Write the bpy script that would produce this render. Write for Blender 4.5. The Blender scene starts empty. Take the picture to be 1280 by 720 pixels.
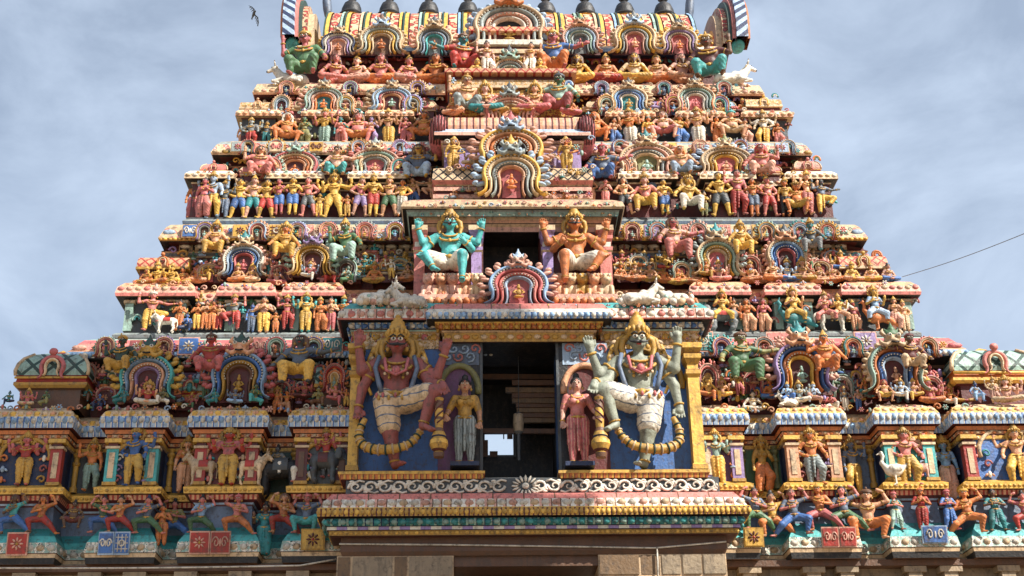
import bpy, math, random
import numpy as np
from mathutils import Matrix, Vector, Euler
random.seed(7); rng = np.random.default_rng(7)
SC = bpy.context.scene
COL = SC.collection
R = math.radians

# ------------------------------------------------------------------ camera
CAMX, CAMZ = -1.2, 1.6
FPX = 1640.0
cam_d = bpy.data.cameras.new('camera'); cam = bpy.data.objects.new('camera', cam_d); COL.objects.link(cam)
cam_d.sensor_width = 36.0; cam_d.lens = FPX/1280*36.0; cam_d.clip_start = .1; cam_d.clip_end = 4000
CAMM = Matrix.Translation((CAMX, 0, CAMZ)) @ Matrix.Rotation(R(-1.8), 4, 'Z') @ Matrix.Rotation(R(90+25), 4, 'X') @ Matrix.Rotation(R(-.85), 4, 'Z')
cam.matrix_world = CAMM
SC.camera = cam

def W(px, py, Y):
    """point on the upright plane at depth Y that the photograph shows at (px, py)"""
    d = CAMM.to_3x3() @ Vector(((px-640)/FPX, (360-py)/FPX, -1.0))
    t = Y/d.y
    return Vector((CAMX+d.x*t, Y, CAMZ+d.z*t))
def Z(py, Y, px=650): return W(px, py, Y).z
def X(px, py, Y): return W(px, py, Y).x

# ------------------------------------------------------------------ materials
def lin(c): return tuple(c)
MATS = {}
def newmat(name):
    m = bpy.data.materials.new(name); m.use_nodes = True
    nt = m.node_tree; b = nt.nodes['Principled BSDF']
    return m, nt, b
def N(nt, t, **kw):
    n = nt.nodes.new(t)
    for k, v in kw.items():
        if k in n.inputs: n.inputs[k].default_value = v
        else: setattr(n, k, v)
    return n
def finish(nt, b, colsock, rough=.55, bump=.45, bscale=16., stain=.55, var=.14):
    """weathered lime plaster: blotchy paint, rain streaks, chips, per-object tint"""
    L = nt.links
    tc = N(nt, 'ShaderNodeTexCoord')
    geo = N(nt, 'ShaderNodeNewGeometry')
    n1 = N(nt, 'ShaderNodeTexNoise', Scale=2.3, Detail=6.0, Roughness=.65); L.new(geo.outputs['Position'], n1.inputs['Vector'])
    mp = N(nt, 'ShaderNodeMapping'); mp.inputs['Scale'].default_value = (5, 5, .8); L.new(geo.outputs['Position'], mp.inputs['Vector'])
    n2 = N(nt, 'ShaderNodeTexNoise', Scale=1.6, Detail=5.0, Roughness=.7); L.new(mp.outputs[0], n2.inputs['Vector'])
    cr = N(nt, 'ShaderNodeValToRGB'); cr.color_ramp.elements[0].position = .50; cr.color_ramp.elements[1].position = .70
    L.new(n2.outputs['Fac'], cr.inputs[0])
    oi = N(nt, 'ShaderNodeObjectInfo')
    hsv = N(nt, 'ShaderNodeHueSaturation'); L.new(colsock, hsv.inputs['Color'])
    mr = N(nt, 'ShaderNodeMapRange'); mr.inputs[3].default_value = 1-var*1.6; mr.inputs[4].default_value = 1+var
    L.new(oi.outputs['Random'], mr.inputs[0])
    mr2 = N(nt, 'ShaderNodeMapRange'); mr2.inputs[1].default_value = .3; mr2.inputs[2].default_value = .7; mr2.inputs[3].default_value = .74; mr2.inputs[4].default_value = 1.12
    L.new(n1.outputs['Fac'], mr2.inputs[0])
    mu = N(nt, 'ShaderNodeMath', operation='MULTIPLY'); L.new(mr.outputs[0], mu.inputs[0]); L.new(mr2.outputs[0], mu.inputs[1])
    L.new(mu.outputs[0], hsv.inputs['Value'])
    mx = N(nt, 'ShaderNodeMixRGB'); mx.inputs['Color2'].default_value = (.055, .045, .035, 1)
    ms = N(nt, 'ShaderNodeMath', operation='MULTIPLY'); ms.inputs[1].default_value = stain; L.new(cr.outputs[0], ms.inputs[0])
    L.new(ms.outputs[0], mx.inputs['Fac']); L.new(hsv.outputs[0], mx.inputs['Color1'])
    n4 = N(nt, 'ShaderNodeTexNoise', Scale=7.5, Detail=8.0, Roughness=.72); L.new(geo.outputs['Position'], n4.inputs['Vector'])
    cr4 = N(nt, 'ShaderNodeValToRGB'); cr4.color_ramp.elements[0].position = .52; cr4.color_ramp.elements[1].position = .68; L.new(n4.outputs['Fac'], cr4.inputs[0])
    ms4 = N(nt, 'ShaderNodeMath', operation='MULTIPLY'); ms4.inputs[1].default_value = stain*1.5; L.new(cr4.outputs[0], ms4.inputs[0])
    mx4 = N(nt, 'ShaderNodeMixRGB'); mx4.inputs['Color2'].default_value = (.07, .05, .035, 1); L.new(ms4.outputs[0], mx4.inputs['Fac']); L.new(mx.outputs[0], mx4.inputs['Color1'])
    L.new(mx4.outputs[0], b.inputs['Base Color'])
    b.inputs['Roughness'].default_value = rough
    n3 = N(nt, 'ShaderNodeTexNoise', Scale=bscale, Detail=4.0); L.new(geo.outputs['Position'], n3.inputs['Vector'])
    bp = N(nt, 'ShaderNodeBump', Strength=bump, Distance=.03); L.new(n3.outputs['Fac'], bp.inputs['Height'])
    L.new(bp.outputs[0], b.inputs['Normal'])
def paint(name, c, **kw):
    m, nt, b = newmat(name)
    rgb = N(nt, 'ShaderNodeRGB'); rgb.outputs[0].default_value = (*c, 1)
    finish(nt, b, rgb.outputs[0], **kw)
    MATS[name] = m; return m
def stripes(name, cs, period, vertical=False, sharp=True):
    """painted stripes / petals that run along a moulding"""
    m, nt, b = newmat(name); L = nt.links
    geo = N(nt, 'ShaderNodeNewGeometry'); sp = N(nt, 'ShaderNodeSeparateXYZ'); L.new(geo.outputs['Position'], sp.inputs[0])
    sn = N(nt, 'ShaderNodeSeparateXYZ'); L.new(geo.outputs['True Normal'], sn.inputs[0]); ab = N(nt, 'ShaderNodeMath', operation='ABSOLUTE'); L.new(sn.outputs[0], ab.inputs[0])
    gt = N(nt, 'ShaderNodeMath', operation='GREATER_THAN'); gt.inputs[1].default_value = .4; L.new(ab.outputs[0], gt.inputs[0])
    a = N(nt, 'ShaderNodeMix'); L.new(gt.outputs[0], a.inputs[0]); L.new(sp.outputs[0], a.inputs[2]); L.new(sp.outputs[1], a.inputs[3])
    d = N(nt, 'ShaderNodeMath', operation='DIVIDE'); d.inputs[1].default_value = period; L.new(a.outputs[0], d.inputs[0])
    f = N(nt, 'ShaderNodeMath', operation='FRACT'); L.new(d.outputs[0], f.inputs[0])
    cr = N(nt, 'ShaderNodeValToRGB'); cr.color_ramp.interpolation = 'CONSTANT' if sharp else 'EASE'
    e = cr.color_ramp.elements
    while len(e) < len(cs): e.new(.5)
    for i, (p, c) in enumerate(cs): e[i].position = p; e[i].color = (*c, 1)
    L.new(f.outputs[0], cr.inputs[0])
    finish(nt, b, cr.outputs[0]); MATS[name] = m; return m
def motif(name, ca, cb, cc, scale, thr=.32):
    """small painted flowers: ringed petals in ca and cc on the ground cb"""
    m, nt, b = newmat(name); L = nt.links
    geo = N(nt, 'ShaderNodeNewGeometry')
    nz = N(nt, 'ShaderNodeTexNoise', Scale=scale*1.6, Detail=2.0); L.new(geo.outputs['Position'], nz.inputs['Vector'])
    ad = N(nt, 'ShaderNodeVectorMath', operation='MULTIPLY_ADD'); ad.inputs[1].default_value = (.16, .16, .16); L.new(nz.outputs['Color'], ad.inputs[0]); L.new(geo.outputs['Position'], ad.inputs[2])
    v = N(nt, 'ShaderNodeTexVoronoi', Scale=scale*1.7, Randomness=.75); L.new(ad.outputs[0], v.inputs['Vector'])
    cr = N(nt, 'ShaderNodeValToRGB'); cr.color_ramp.interpolation = 'CONSTANT'; e = cr.color_ramp.elements
    while len(e) < 5: e.new(.5)
    k = thr*1.25
    for i, (p, c) in enumerate(((0, cc), (k*.30, cb), (k*.45, ca), (k*.85, tuple(q*.35 for q in ca)), (k, cb))): e[i].position = p; e[i].color = (*c, 1)
    L.new(v.outputs['Distance'], cr.inputs[0])
    finish(nt, b, cr.outputs[0]); MATS[name] = m; return m

C = dict(
 pink=(.62,.20,.165), rose=(.52,.13,.13), peach=(.70,.35,.19), orange=(.64,.20,.055), yellow=(.72,.42,.075), gold=(.52,.29,.05),
 cream=(.66,.47,.28), white=(.74,.67,.55), red=(.42,.04,.028), maroon=(.11,.02,.018), brown=(.15,.07,.035), blue=(.06,.16,.42),
 navy=(.015,.03,.09), lightblue=(.27,.43,.63), teal=(.03,.22,.23), turquoise=(.07,.38,.37), green=(.07,.16,.07), darkgreen=(.02,.06,.045),
 grey=(.19,.20,.20), slate=(.07,.08,.085), black=(.010,.010,.011), lilac=(.33,.23,.44), purple=(.14,.05,.12), olive=(.23,.22,.08),
 skygrey=(.30,.345,.33), stone=(.36,.27,.17), lightpink=(.68,.36,.26), paleblue=(.38,.50,.64), mint=(.32,.47,.39), bluegrey=(.12,.16,.23),
 brick=(.36,.10,.085), sage=(.27,.29,.22), timber=(.22,.13,.06))
for k, c in C.items(): paint(k, c)
def M(k): return MATS[k]
stripes('petal_blue', [(0, C['paleblue']), (.62, C['white']), (.8, C['blue'])], .16)
stripes('petal_bluewhite', [(0, C['white']), (.45, C['blue']), (.72, C['lightblue'])], .17)
stripes('petal_yellow', [(0, C['yellow']), (.5, C['cream']), (.85, C['gold'])], .20)
stripes('petal_orange', [(0, C['orange']), (.5, C['yellow']), (.85, C['maroon'])], .14)
stripes('petal_teal', [(0, C['teal']), (.55, C['mint']), (.85, C['navy'])], .19)
stripes('petal_white', [(0, C['white']), (.58, C['lightpink']), (.86, C['brown'])], .22)
stripes('petal_lilac', [(0, C['lilac']), (.5, C['white'])], .5)
stripes('dentil_gold', [(0, C['gold']), (.62, C['maroon'])], .11)
stripes('dentil_red', [(0, C['peach']), (.55, C['red'])], .12)
stripes('dentil_cream', [(0, C['cream']), (.6, C['black'])], .18)
stripes('joint_pink', [(0, C['pink']), (.95, C['brown'])], .75)
stripes('rib_peach', [(0, C['peach']), (.4, C['lightpink']), (.72, C['maroon'])], .20)
motif('floral_cream', C['pink'], C['cream'], C['lightblue'], 3.2)
motif('floral_gold', C['gold'], C['cream'], C['red'], 6.5, .4)
motif('floral_pink', C['white'], C['pink'], C['maroon'], 6.0, .38)
motif('floral_blue', C['white'], C['blue'], C['pink'], 6.0, .36)
motif('floral_teal', C['white'], C['turquoise'], C['blue'], 6.0, .36)
motif('floral_yellow', C['red'], C['yellow'], C['black'], 6.0, .36)
motif('floral_red', C['lightpink'], C['red'], C['white'], 5.5, .40)
motif('floral_lilac', C['white'], C['lilac'], C['red'], 6.0, .36)
motif('flower_panel', C['red'], C['cream'], C['orange'], 2.2, .42)
motif('drop_white', C['white'], C['mint'], C['black'], 5.5, .45)
def lattice(name, ca, cb, s):
    m, nt, b = newmat(name); L = nt.links
    tc = N(nt, 'ShaderNodeTexCoord'); mp = N(nt, 'ShaderNodeMapping'); mp.inputs['Rotation'].default_value = (0, R(45), 0)
    geo = N(nt, 'ShaderNodeNewGeometry'); L.new(geo.outputs['Position'], mp.inputs[0])
    sp = N(nt, 'ShaderNodeSeparateXYZ'); L.new(mp.outputs[0], sp.inputs[0])
    outs = []
    for ax in (0, 2):
        d = N(nt, 'ShaderNodeMath', operation='MULTIPLY'); d.inputs[1].default_value = s; L.new(sp.outputs[ax], d.inputs[0])
        f = N(nt, 'ShaderNodeMath', operation='FRACT'); L.new(d.outputs[0], f.inputs[0])
        g = N(nt, 'ShaderNodeMath', operation='LESS_THAN'); g.inputs[1].default_value = .22; L.new(f.outputs[0], g.inputs[0]); outs.append(g)
    mxx = N(nt, 'ShaderNodeMath', operation='MAXIMUM'); L.new(outs[0].outputs[0], mxx.inputs[0]); L.new(outs[1].outputs[0], mxx.inputs[1])
    mx = N(nt, 'ShaderNodeMixRGB'); mx.inputs['Color1'].default_value = (*ca, 1); mx.inputs['Color2'].default_value = (*cb, 1); L.new(mxx.outputs[0], mx.inputs['Fac'])
    finish(nt, b, mx.outputs[0]); MATS[name] = m
lattice('lattice_teal', C['mint'], C['darkgreen'], 2.6)
lattice('lattice_bw', C['cream'], C['black'], 5.0)
lattice('lattice_gold', C['peach'], C['red'], 5.0)
def diag(name, ca, cb, s):
    m, nt, b = newmat(name); L = nt.links
    geo = N(nt, 'ShaderNodeNewGeometry'); sp = N(nt, 'ShaderNodeSeparateXYZ'); L.new(geo.outputs['Position'], sp.inputs[0])
    ab = N(nt, 'ShaderNodeMath', operation='ABSOLUTE'); L.new(sp.outputs[0], ab.inputs[0])
    k = N(nt, 'ShaderNodeMath', operation='MULTIPLY'); k.inputs[1].default_value = .9; L.new(ab.outputs[0], k.inputs[0])
    a = N(nt, 'ShaderNodeMath', operation='SUBTRACT'); L.new(sp.outputs[2], a.inputs[0]); L.new(k.outputs[0], a.inputs[1])
    d = N(nt, 'ShaderNodeMath', operation='MULTIPLY'); d.inputs[1].default_value = s; L.new(a.outputs[0], d.inputs[0])
    f = N(nt, 'ShaderNodeMath', operation='FRACT'); L.new(d.outputs[0], f.inputs[0])
    g = N(nt, 'ShaderNodeMath', operation='LESS_THAN'); g.inputs[1].default_value = .5; L.new(f.outputs[0], g.inputs[0])
    mx = N(nt, 'ShaderNodeMixRGB'); mx.inputs['Color1'].default_value = (*ca, 1); mx.inputs['Color2'].default_value = (*cb, 1); L.new(g.outputs[0], mx.inputs['Fac'])
    finish(nt, b, mx.outputs[0]); MATS[name] = m
diag('diag_blue', C['navy'], C['paleblue'], 2.4)

def lined(name, ca, cb, f, axis=2, w=.2):
    m, nt, b = newmat(name); L = nt.links
    tc = N(nt, 'ShaderNodeTexCoord'); sp = N(nt, 'ShaderNodeSeparateXYZ'); L.new(tc.outputs['Object'], sp.inputs[0])
    d = N(nt, 'ShaderNodeMath', operation='MULTIPLY'); d.inputs[1].default_value = f; L.new(sp.outputs[axis], d.inputs[0])
    nz = N(nt, 'ShaderNodeTexNoise', Scale=9.0); L.new(tc.outputs['Object'], nz.inputs['Vector'])
    a = N(nt, 'ShaderNodeMath', operation='ADD'); L.new(d.outputs[0], a.inputs[0]); L.new(nz.outputs['Fac'], a.inputs[1])
    fr = N(nt, 'ShaderNodeMath', operation='FRACT'); L.new(a.outputs[0], fr.inputs[0]); g = N(nt, 'ShaderNodeMath', operation='LESS_THAN'); g.inputs[1].default_value = w; L.new(fr.outputs[0], g.inputs[0])
    mx = N(nt, 'ShaderNodeMixRGB'); mx.inputs['Color1'].default_value = (*ca, 1); mx.inputs['Color2'].default_value = (*cb, 1); L.new(g.outputs[0], mx.inputs['Fac']); finish(nt, b, mx.outputs[0]); MATS[name] = m
lined('cloth_cream', C['cream'], C['bluegrey'], 15, 2, .14); lined('cloth_white', C['white'], C['bluegrey'], 15, 2, .12)
lined('cloth_grey', C['skygrey'], C['slate'], 30, 0, .25); lined('cloth_rose', C['rose'], C['lightpink'], 30, 0, .25)
# ------------------------------------------------------------------ mesh collector
class MB:
    def __init__(s): s.v = []; s.f = []; s.m = []; s.mats = []; s.sm = []
    def mi(s, k):
        if k not in s.mats: s.mats.append(k)
        return s.mats.index(k)
    def add(s, vs, fs, k, smooth=False):
        o = len(s.v); s.v += [tuple(v) for v in vs]; i = s.mi(k)
        for f in fs: s.f.append([o+j for j in f]); s.m.append(i); s.sm.append(smooth)
    def box(s, x0, x1, y0, y1, z0, z1, k, skip=''):
        v = [(x0,y0,z0),(x1,y0,z0),(x1,y1,z0),(x0,y1,z0),(x0,y0,z1),(x1,y0,z1),(x1,y1,z1),(x0,y1,z1)]
        f = {'b':(3,2,1,0),'t':(4,5,6,7),'f':(0,1,5,4),'k':(2,3,7,6),'l':(3,0,4,7),'r':(1,2,6,5)}
        s.add(v, [q for n, q in f.items() if n not in skip], k)
    def ell(s, c, r, k, nu=10, nv=7, rot=None):
        vs = []; fs = []
        for j in range(nv+1):
            t = math.pi*j/nv
            for i in range(nu):
                a = 2*math.pi*i/nu
                p = Vector((r[0]*math.sin(t)*math.cos(a), r[1]*math.sin(t)*math.sin(a), r[2]*math.cos(t)))
                if rot is not None: p = rot @ p
                vs.append(Vector(c)+p)
        for j in range(nv):
            for i in range(nu):
                i2 = (i+1) % nu
                fs.append((j*nu+i, (j+1)*nu+i, (j+1)*nu+i2, j*nu+i2))
        s.add(vs, fs, k, True)
    def lathe(s, prof, k, c=(0,0,0), n=14, sx=1, sy=1):
        """prof [(r,z)] or with material per segment [(r,z,mat)]"""
        for a, b in zip(prof[:-1], prof[1:]):
            vs = []
            for p in (a, b):
                for i in range(n):
                    t = 2*math.pi*(i+.5)/n; vs.append((c[0]+p[0]*math.cos(t)*sx, c[1]+p[0]*math.sin(t)*sy, c[2]+p[1]))
            s.add(vs, [(i, (i+1) % n, n+(i+1) % n, n+i) for i in range(n)], a[2] if len(a) > 2 else k, n > 6)
    def tube(s, pts, r, k, n=7, closed=False, r2=None):
        pts = [Vector(p) for p in pts]; m = len(pts); rings = []; up = Vector((0,0,1))
        prevu = None
        for i, p in enumerate(pts):
            if closed: d = pts[(i+1) % m]-pts[i-1]
            else: d = pts[min(i+1, m-1)]-pts[max(i-1, 0)]
            d.normalize()
            u = prevu if prevu is not None else (up if abs(d.z) < .9 else Vector((1,0,0)))
            u = (u-d*u.dot(d)); u.normalize(); prevu = u; w = d.cross(u)
            rr = r(i/(m-1)) if callable(r) else r
            rings.append([p+(u*math.cos(2*math.pi*j/n)+w*math.sin(2*math.pi*j/n))*rr for j in range(n)])
        vs = [q for g in rings for q in g]; fs = []
        for i in range(m if closed else m-1):
            a = i*n; b = ((i+1) % m)*n
            for j in range(n): fs.append((a+j, a+(j+1) % n, b+(j+1) % n, b+j))
        if not closed: fs += [tuple(range(n))[::-1], tuple((m-1)*n+j for j in range(n))]
        s.add(vs, fs, k, True)
    def sweep(s, poly, prof):
        """poly [(x,y)] left to right seen from outside; prof [(out,z,mat)] upward, mat colours the segment that starts there"""
        P = [Vector(p) for p in poly]; n = len(P); offs = []
        for i in range(n):
            ns = []
            if i > 0: d = (P[i]-P[i-1]).normalized(); ns.append(Vector((d.y, -d.x)))
            if i < n-1: d = (P[i+1]-P[i]).normalized(); ns.append(Vector((d.y, -d.x)))
            offs.append(ns[0] if len(ns) == 1 else (ns[0]+ns[1])/(1+ns[0].dot(ns[1])))
        for a, b in zip(prof[:-1], prof[1:]):
            vs = []
            for q in (a, b):
                for i in range(n): vs.append((P[i].x+offs[i].x*q[0], P[i].y+offs[i].y*q[0], q[1]))
            s.add(vs, [(i, i+1, n+i+1, n+i) for i in range(n-1)], a[2])
    def petals(s, poly, out, z, h, sp, ks, dep=.05):
        P = [Vector(p) for p in poly]
        for a, b in zip(P[:-1], P[1:]):
            d = b-a; L = d.length
            if abs(d.x) < .05 and L > 3: continue
            d.normalize(); nn = Vector((d.y, -d.x)); e0 = -out if abs(d.x) > .5 else 0; e1 = L-e0; n = max(1, int((e1-e0)/sp)); w = (e1-e0)/n
            for i in range(n):
                c = a+d*(e0+(i+.5)*w)+nn*out; r = (w*.43, dep, h/2) if abs(d.x) > .5 else (dep, w*.43, h/2)
                s.ell((c.x, c.y, z), r, ks[i % len(ks)], 7, 4)
    def mesh(s, name, slots=True):
        me = bpy.data.meshes.new(name); me.from_pydata(s.v, [], s.f); 
        me.polygons.foreach_set('use_smooth', s.sm)
        if slots:
            for k in s.mats: me.materials.append(M(k))
            me.polygons.foreach_set('material_index', s.m)
        else: me.materials.append(None)
        me.update(); return me
def link(name, me, parent=None, loc=(0,0,0), scale=None, rot=None, mat=None, flip=False):
    o = bpy.data.objects.new(name, me); COL.objects.link(o); o.parent = parent; o.location = loc
    if scale is not None: o.scale = scale
    if rot is not None: o.rotation_euler = rot
    if mat is not None and me is not None:
        o.material_slots[0].link = 'OBJECT'; o.material_slots[0].material = M(mat)
    return o
def thing(o, label, cat, group=None, kind=None):
    o['label'] = label; o['category'] = cat
    if group: o['group'] = group
    if kind: o['kind'] = kind
    return o
# ------------------------------------------------------------------ sculpting kit: blended solids turned into one skin
class SDF:
    def __init__(s, h=.013, lo=(-.6,-.45,-.05), hi=(.6,.35,1.35)):
        s.h = h; s.lo = np.array(lo); s.n = np.ceil((np.array(hi)-s.lo)/h).astype(int)+1
        s.F = np.full(s.n, .3, dtype=np.float32)
    def _blk(s, lo, hi):
        a = np.clip(np.floor((np.array(lo)-s.lo)/s.h).astype(int), 0, s.n-1); b = np.clip(np.ceil((np.array(hi)-s.lo)/s.h).astype(int)+1, 1, s.n)
        g = np.meshgrid(*[s.lo[i]+s.h*np.arange(a[i], b[i]) for i in range(3)], indexing='ij')
        return tuple(slice(a[i], b[i]) for i in range(3)), g
    def _put(s, sl, d, k, sub=False):
        F = s.F[sl]
        if sub: s.F[sl] = np.maximum(F, -d); return
        if k > 0:
            hh = np.maximum(k-np.abs(F-d), 0)/k; s.F[sl] = np.minimum(F, d)-hh*hh*k*.25
        else: s.F[sl] = np.minimum(F, d)
    def cone(s, a, b, r1, r2, k=.02):
        a = np.array(a, float); b = np.array(b, float); m = max(r1, r2)+k+.03
        sl, g = s._blk(np.minimum(a, b)-m, np.maximum(a, b)+m)
        ba = b-a; L2 = max(float(ba@ba), 1e-9)
        t = np.clip(((g[0]-a[0])*ba[0]+(g[1]-a[1])*ba[1]+(g[2]-a[2])*ba[2])/L2, 0, 1)
        d = np.sqrt((g[0]-a[0]-t*ba[0])**2+(g[1]-a[1]-t*ba[1])**2+(g[2]-a[2]-t*ba[2])**2)-(r1+(r2-r1)*t)
        s._put(sl, d, k)
    def chain(s, pts, rs, k=.02):
        for i in range(len(pts)-1): s.cone(pts[i], pts[i+1], rs[i], rs[i+1], k)
    def ell(s, c, r, k=.02, sub=False):
        c = np.array(c, float); r = np.array(r, float); m = k+.03
        sl, g = s._blk(c-r-m, c+r+m)
        q = np.sqrt(((g[0]-c[0])/r[0])**2+((g[1]-c[1])/r[1])**2+((g[2]-c[2])/r[2])**2)
        q2 = np.sqrt(((g[0]-c[0])/r[0]**2)**2+((g[1]-c[1])/r[1]**2)**2+((g[2]-c[2])/r[2]**2)**2)+1e-6
        s._put(sl, q*(q-1)/q2, k, sub)
    def mesh(s, name):
        F = s.F; h = s.h; I = F < 0; nx, ny, nz = F.shape
        cor = [(i, j, k) for i in (0,1) for j in (0,1) for k in (0,1)]
        def sh(A, c): return A[c[0]:nx-1+c[0], c[1]:ny-1+c[1], c[2]:nz-1+c[2]]
        cnt = sum(sh(I, c).astype(np.int8) for c in cor); mask = (cnt > 0) & (cnt < 8)
        idx = np.argwhere(mask); ids = np.full(mask.shape, -1, np.int64); ids[mask] = np.arange(len(idx))
        acc = np.zeros((len(idx), 3)); num = np.zeros(len(idx))
        Vc = {c: F[idx[:,0]+c[0], idx[:,1]+c[1], idx[:,2]+c[2]] for c in cor}
        for c in cor:
            for ax in range(3):
                if c[ax]: continue
                e = list(c); e[ax] = 1; e = tuple(e); fa, fb = Vc[c], Vc[e]; cr = (fa < 0) != (fb < 0)
                t = np.where(cr, fa/np.where(fa-fb == 0, 1, fa-fb), 0)
                p = np.tile(np.array(c, float), (len(idx), 1)); p[:, ax] += t
                acc[cr] += p[cr]; num[cr] += 1
        V = (idx+acc/num[:, None])*h+s.lo
        quads = []
        for ax in range(3):
            u, v = (ax+1) % 3, (ax+2) % 3
            A = I[tuple(slice(0, -1) if i == ax else slice(None) for i in range(3))]; B = I[tuple(slice(1, None) if i == ax else slice(None) for i in range(3))]
            E = np.argwhere(A != B); ok = np.all(E[:, [u, v]] > 0, axis=1) & (E[:, u] < F.shape[u]-1) & (E[:, v] < F.shape[v]-1); E = E[ok]
            ins = A[E[:,0], E[:,1], E[:,2]]
            def g(du, dv):
                q = E.copy(); q[:, u] += du; q[:, v] += dv; return ids[q[:,0], q[:,1], q[:,2]]
            q = np.stack([g(-1,-1), g(0,-1), g(0,0), g(-1,0)], 1)
            q[~ins] = q[~ins][:, ::-1]; quads.append(q)
        q = np.concatenate(quads); q = q[(q >= 0).all(1)]
        me = bpy.data.meshes.new(name)
        me.vertices.add(len(V)); me.vertices.foreach_set('co', V.astype(np.float32).ravel())
        me.loops.add(q.size); me.loops.foreach_set('vertex_index', q.astype(np.int32).ravel())
        me.polygons.add(len(q)); me.polygons.foreach_set('loop_start', np.arange(0, q.size, 4, dtype=np.int32))
        me.polygons.foreach_set('use_smooth', np.ones(len(q), bool)); me.update(calc_edges=True)
        me.materials.append(None)
        s.V = V; return me

# ------------------------------------------------------------------ figures: 1 unit tall when standing, facing -Y
ARM = dict(
 pray=((.075,-.01,-.15), (-.06,-.125,-.11), (-.105,-.14,-.02)),
 down=((.045,.0,-.16), (.055,-.03,-.30), (.05,-.05,-.38)),
 hip=((.115,.01,-.14), (.0,-.06,-.235), (-.05,-.085,-.25)),
 up=((.125,-.02,-.07), (.13,-.05,.10), (.13,-.07,.19)),
 bless=((.075,-.01,-.145), (.075,-.13,-.05), (.08,-.15,.035)),
 give=((.07,-.01,-.15), (.10,-.10,-.24), (.10,-.13,-.32)),
 backup=((.15,.03,-.07), (.19,-.01,.09), (.18,-.03,.17)),
 over=((.15,.0,.06), (.085,-.03,.21), (.01,-.04,.235)),
 cross=((.085,-.03,-.14), (-.07,-.13,-.13), (-.15,-.125,-.10)),
 out=((.15,.0,-.04), (.28,-.03,-.02), (.36,-.04,.0)),
 lap=((.085,.0,-.155), (-.01,-.14,-.235), (-.09,-.16,-.24)),
 knee=((.11,-.01,-.14), (.155,-.13,-.26), (.165,-.18,-.30)),
 hold=((.085,-.02,-.145), (.015,-.14,-.12), (-.03,-.165,-.08)))
LEG = dict(  # pelvis height, then per side hip->knee, ->ankle, ->toe ; L mirrors
 stand=(.50, [((.005,-.005,-.235), (.01,.01,-.465), (.025,-.085,-.485))]*2),
 apart=(.48, [((.05,-.03,-.225), (.08,.01,-.445), (.13,-.075,-.465))]*2),
 contra=(.50, [((.005,-.005,-.235), (.01,.01,-.465), (.025,-.085,-.485)), ((.075,-.09,-.20), (.05,-.01,-.43), (.09,-.085,-.475))]),
 lotus=(.085, [((.185,-.13,-.01), (-.03,-.20,-.04), (-.12,-.21,-.04))]*2),
 lalita=(.33, [((.19,-.13,-.01), (-.02,-.20,-.05), (-.10,-.21,-.05)), ((.075,-.21,-.01), (.075,-.205,-.27), (.09,-.28,-.30))]),
 hang=(.33, [((.09,-.20,-.01), (.09,-.195,-.26), (.11,-.28,-.30))]*2),
 lunge=(.34, [((.16,-.12,-.06), (.12,-.06,-.30), (.19,-.10,-.325)), ((.17,-.06,-.14), (.30,-.0,-.31), (.38,-.04,-.325))]),
 squat=(.27, [((.16,-.13,.03), (.11,-.10,-.225), (.16,-.16,-.25))]*2),
 dance=(.50, [((.03,-.02,-.23), (.02,.01,-.46), (.06,-.075,-.485)), ((.19,-.13,-.06), (.06,-.13,-.25), (.09,-.20,-.29))]),
 ride=(.20, [((.15,-.09,-.10), (.17,-.03,-.32), (.18,-.10,-.35))]*2),
 perch=(.17, [((.085,-.16,.035), (.07,-.12,-.14), (.09,-.18,-.155))]*2),
 kneel=(.20, [((.15,-.14,-.08), (.12,.02,-.17), (.12,.10,-.18)), ((.09,-.19,.06), (.09,-.16,-.17), (.11,-.24,-.185))]))
FIGS = {}
def skeleton(arms, legs, build):
    pz, lg = LEG[legs]; bw = build.get('w', 1.0)
    pel = Vector((0, 0, pz)); neck = pel+Vector((0, .0, .325)); head = neck+Vector((0, -.018, .115))
    A = []
    for side, nm in arms:
        sh = neck+Vector((side*.118*bw, .005, -.035)); e, w, t = ARM[nm] if isinstance(nm, str) else nm
        A.append([sh]+[sh+Vector((side*q[0], q[1], q[2])) for q in (e, w, t)])
    Lg = []
    for side, q in zip((-1, 1), lg):
        hp = pel+Vector((side*.058*bw, 0, 0)); Lg.append([hp]+[hp+Vector((side*v[0], v[1], v[2])) for v in q])
    return pel, neck, head, A, Lg
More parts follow.
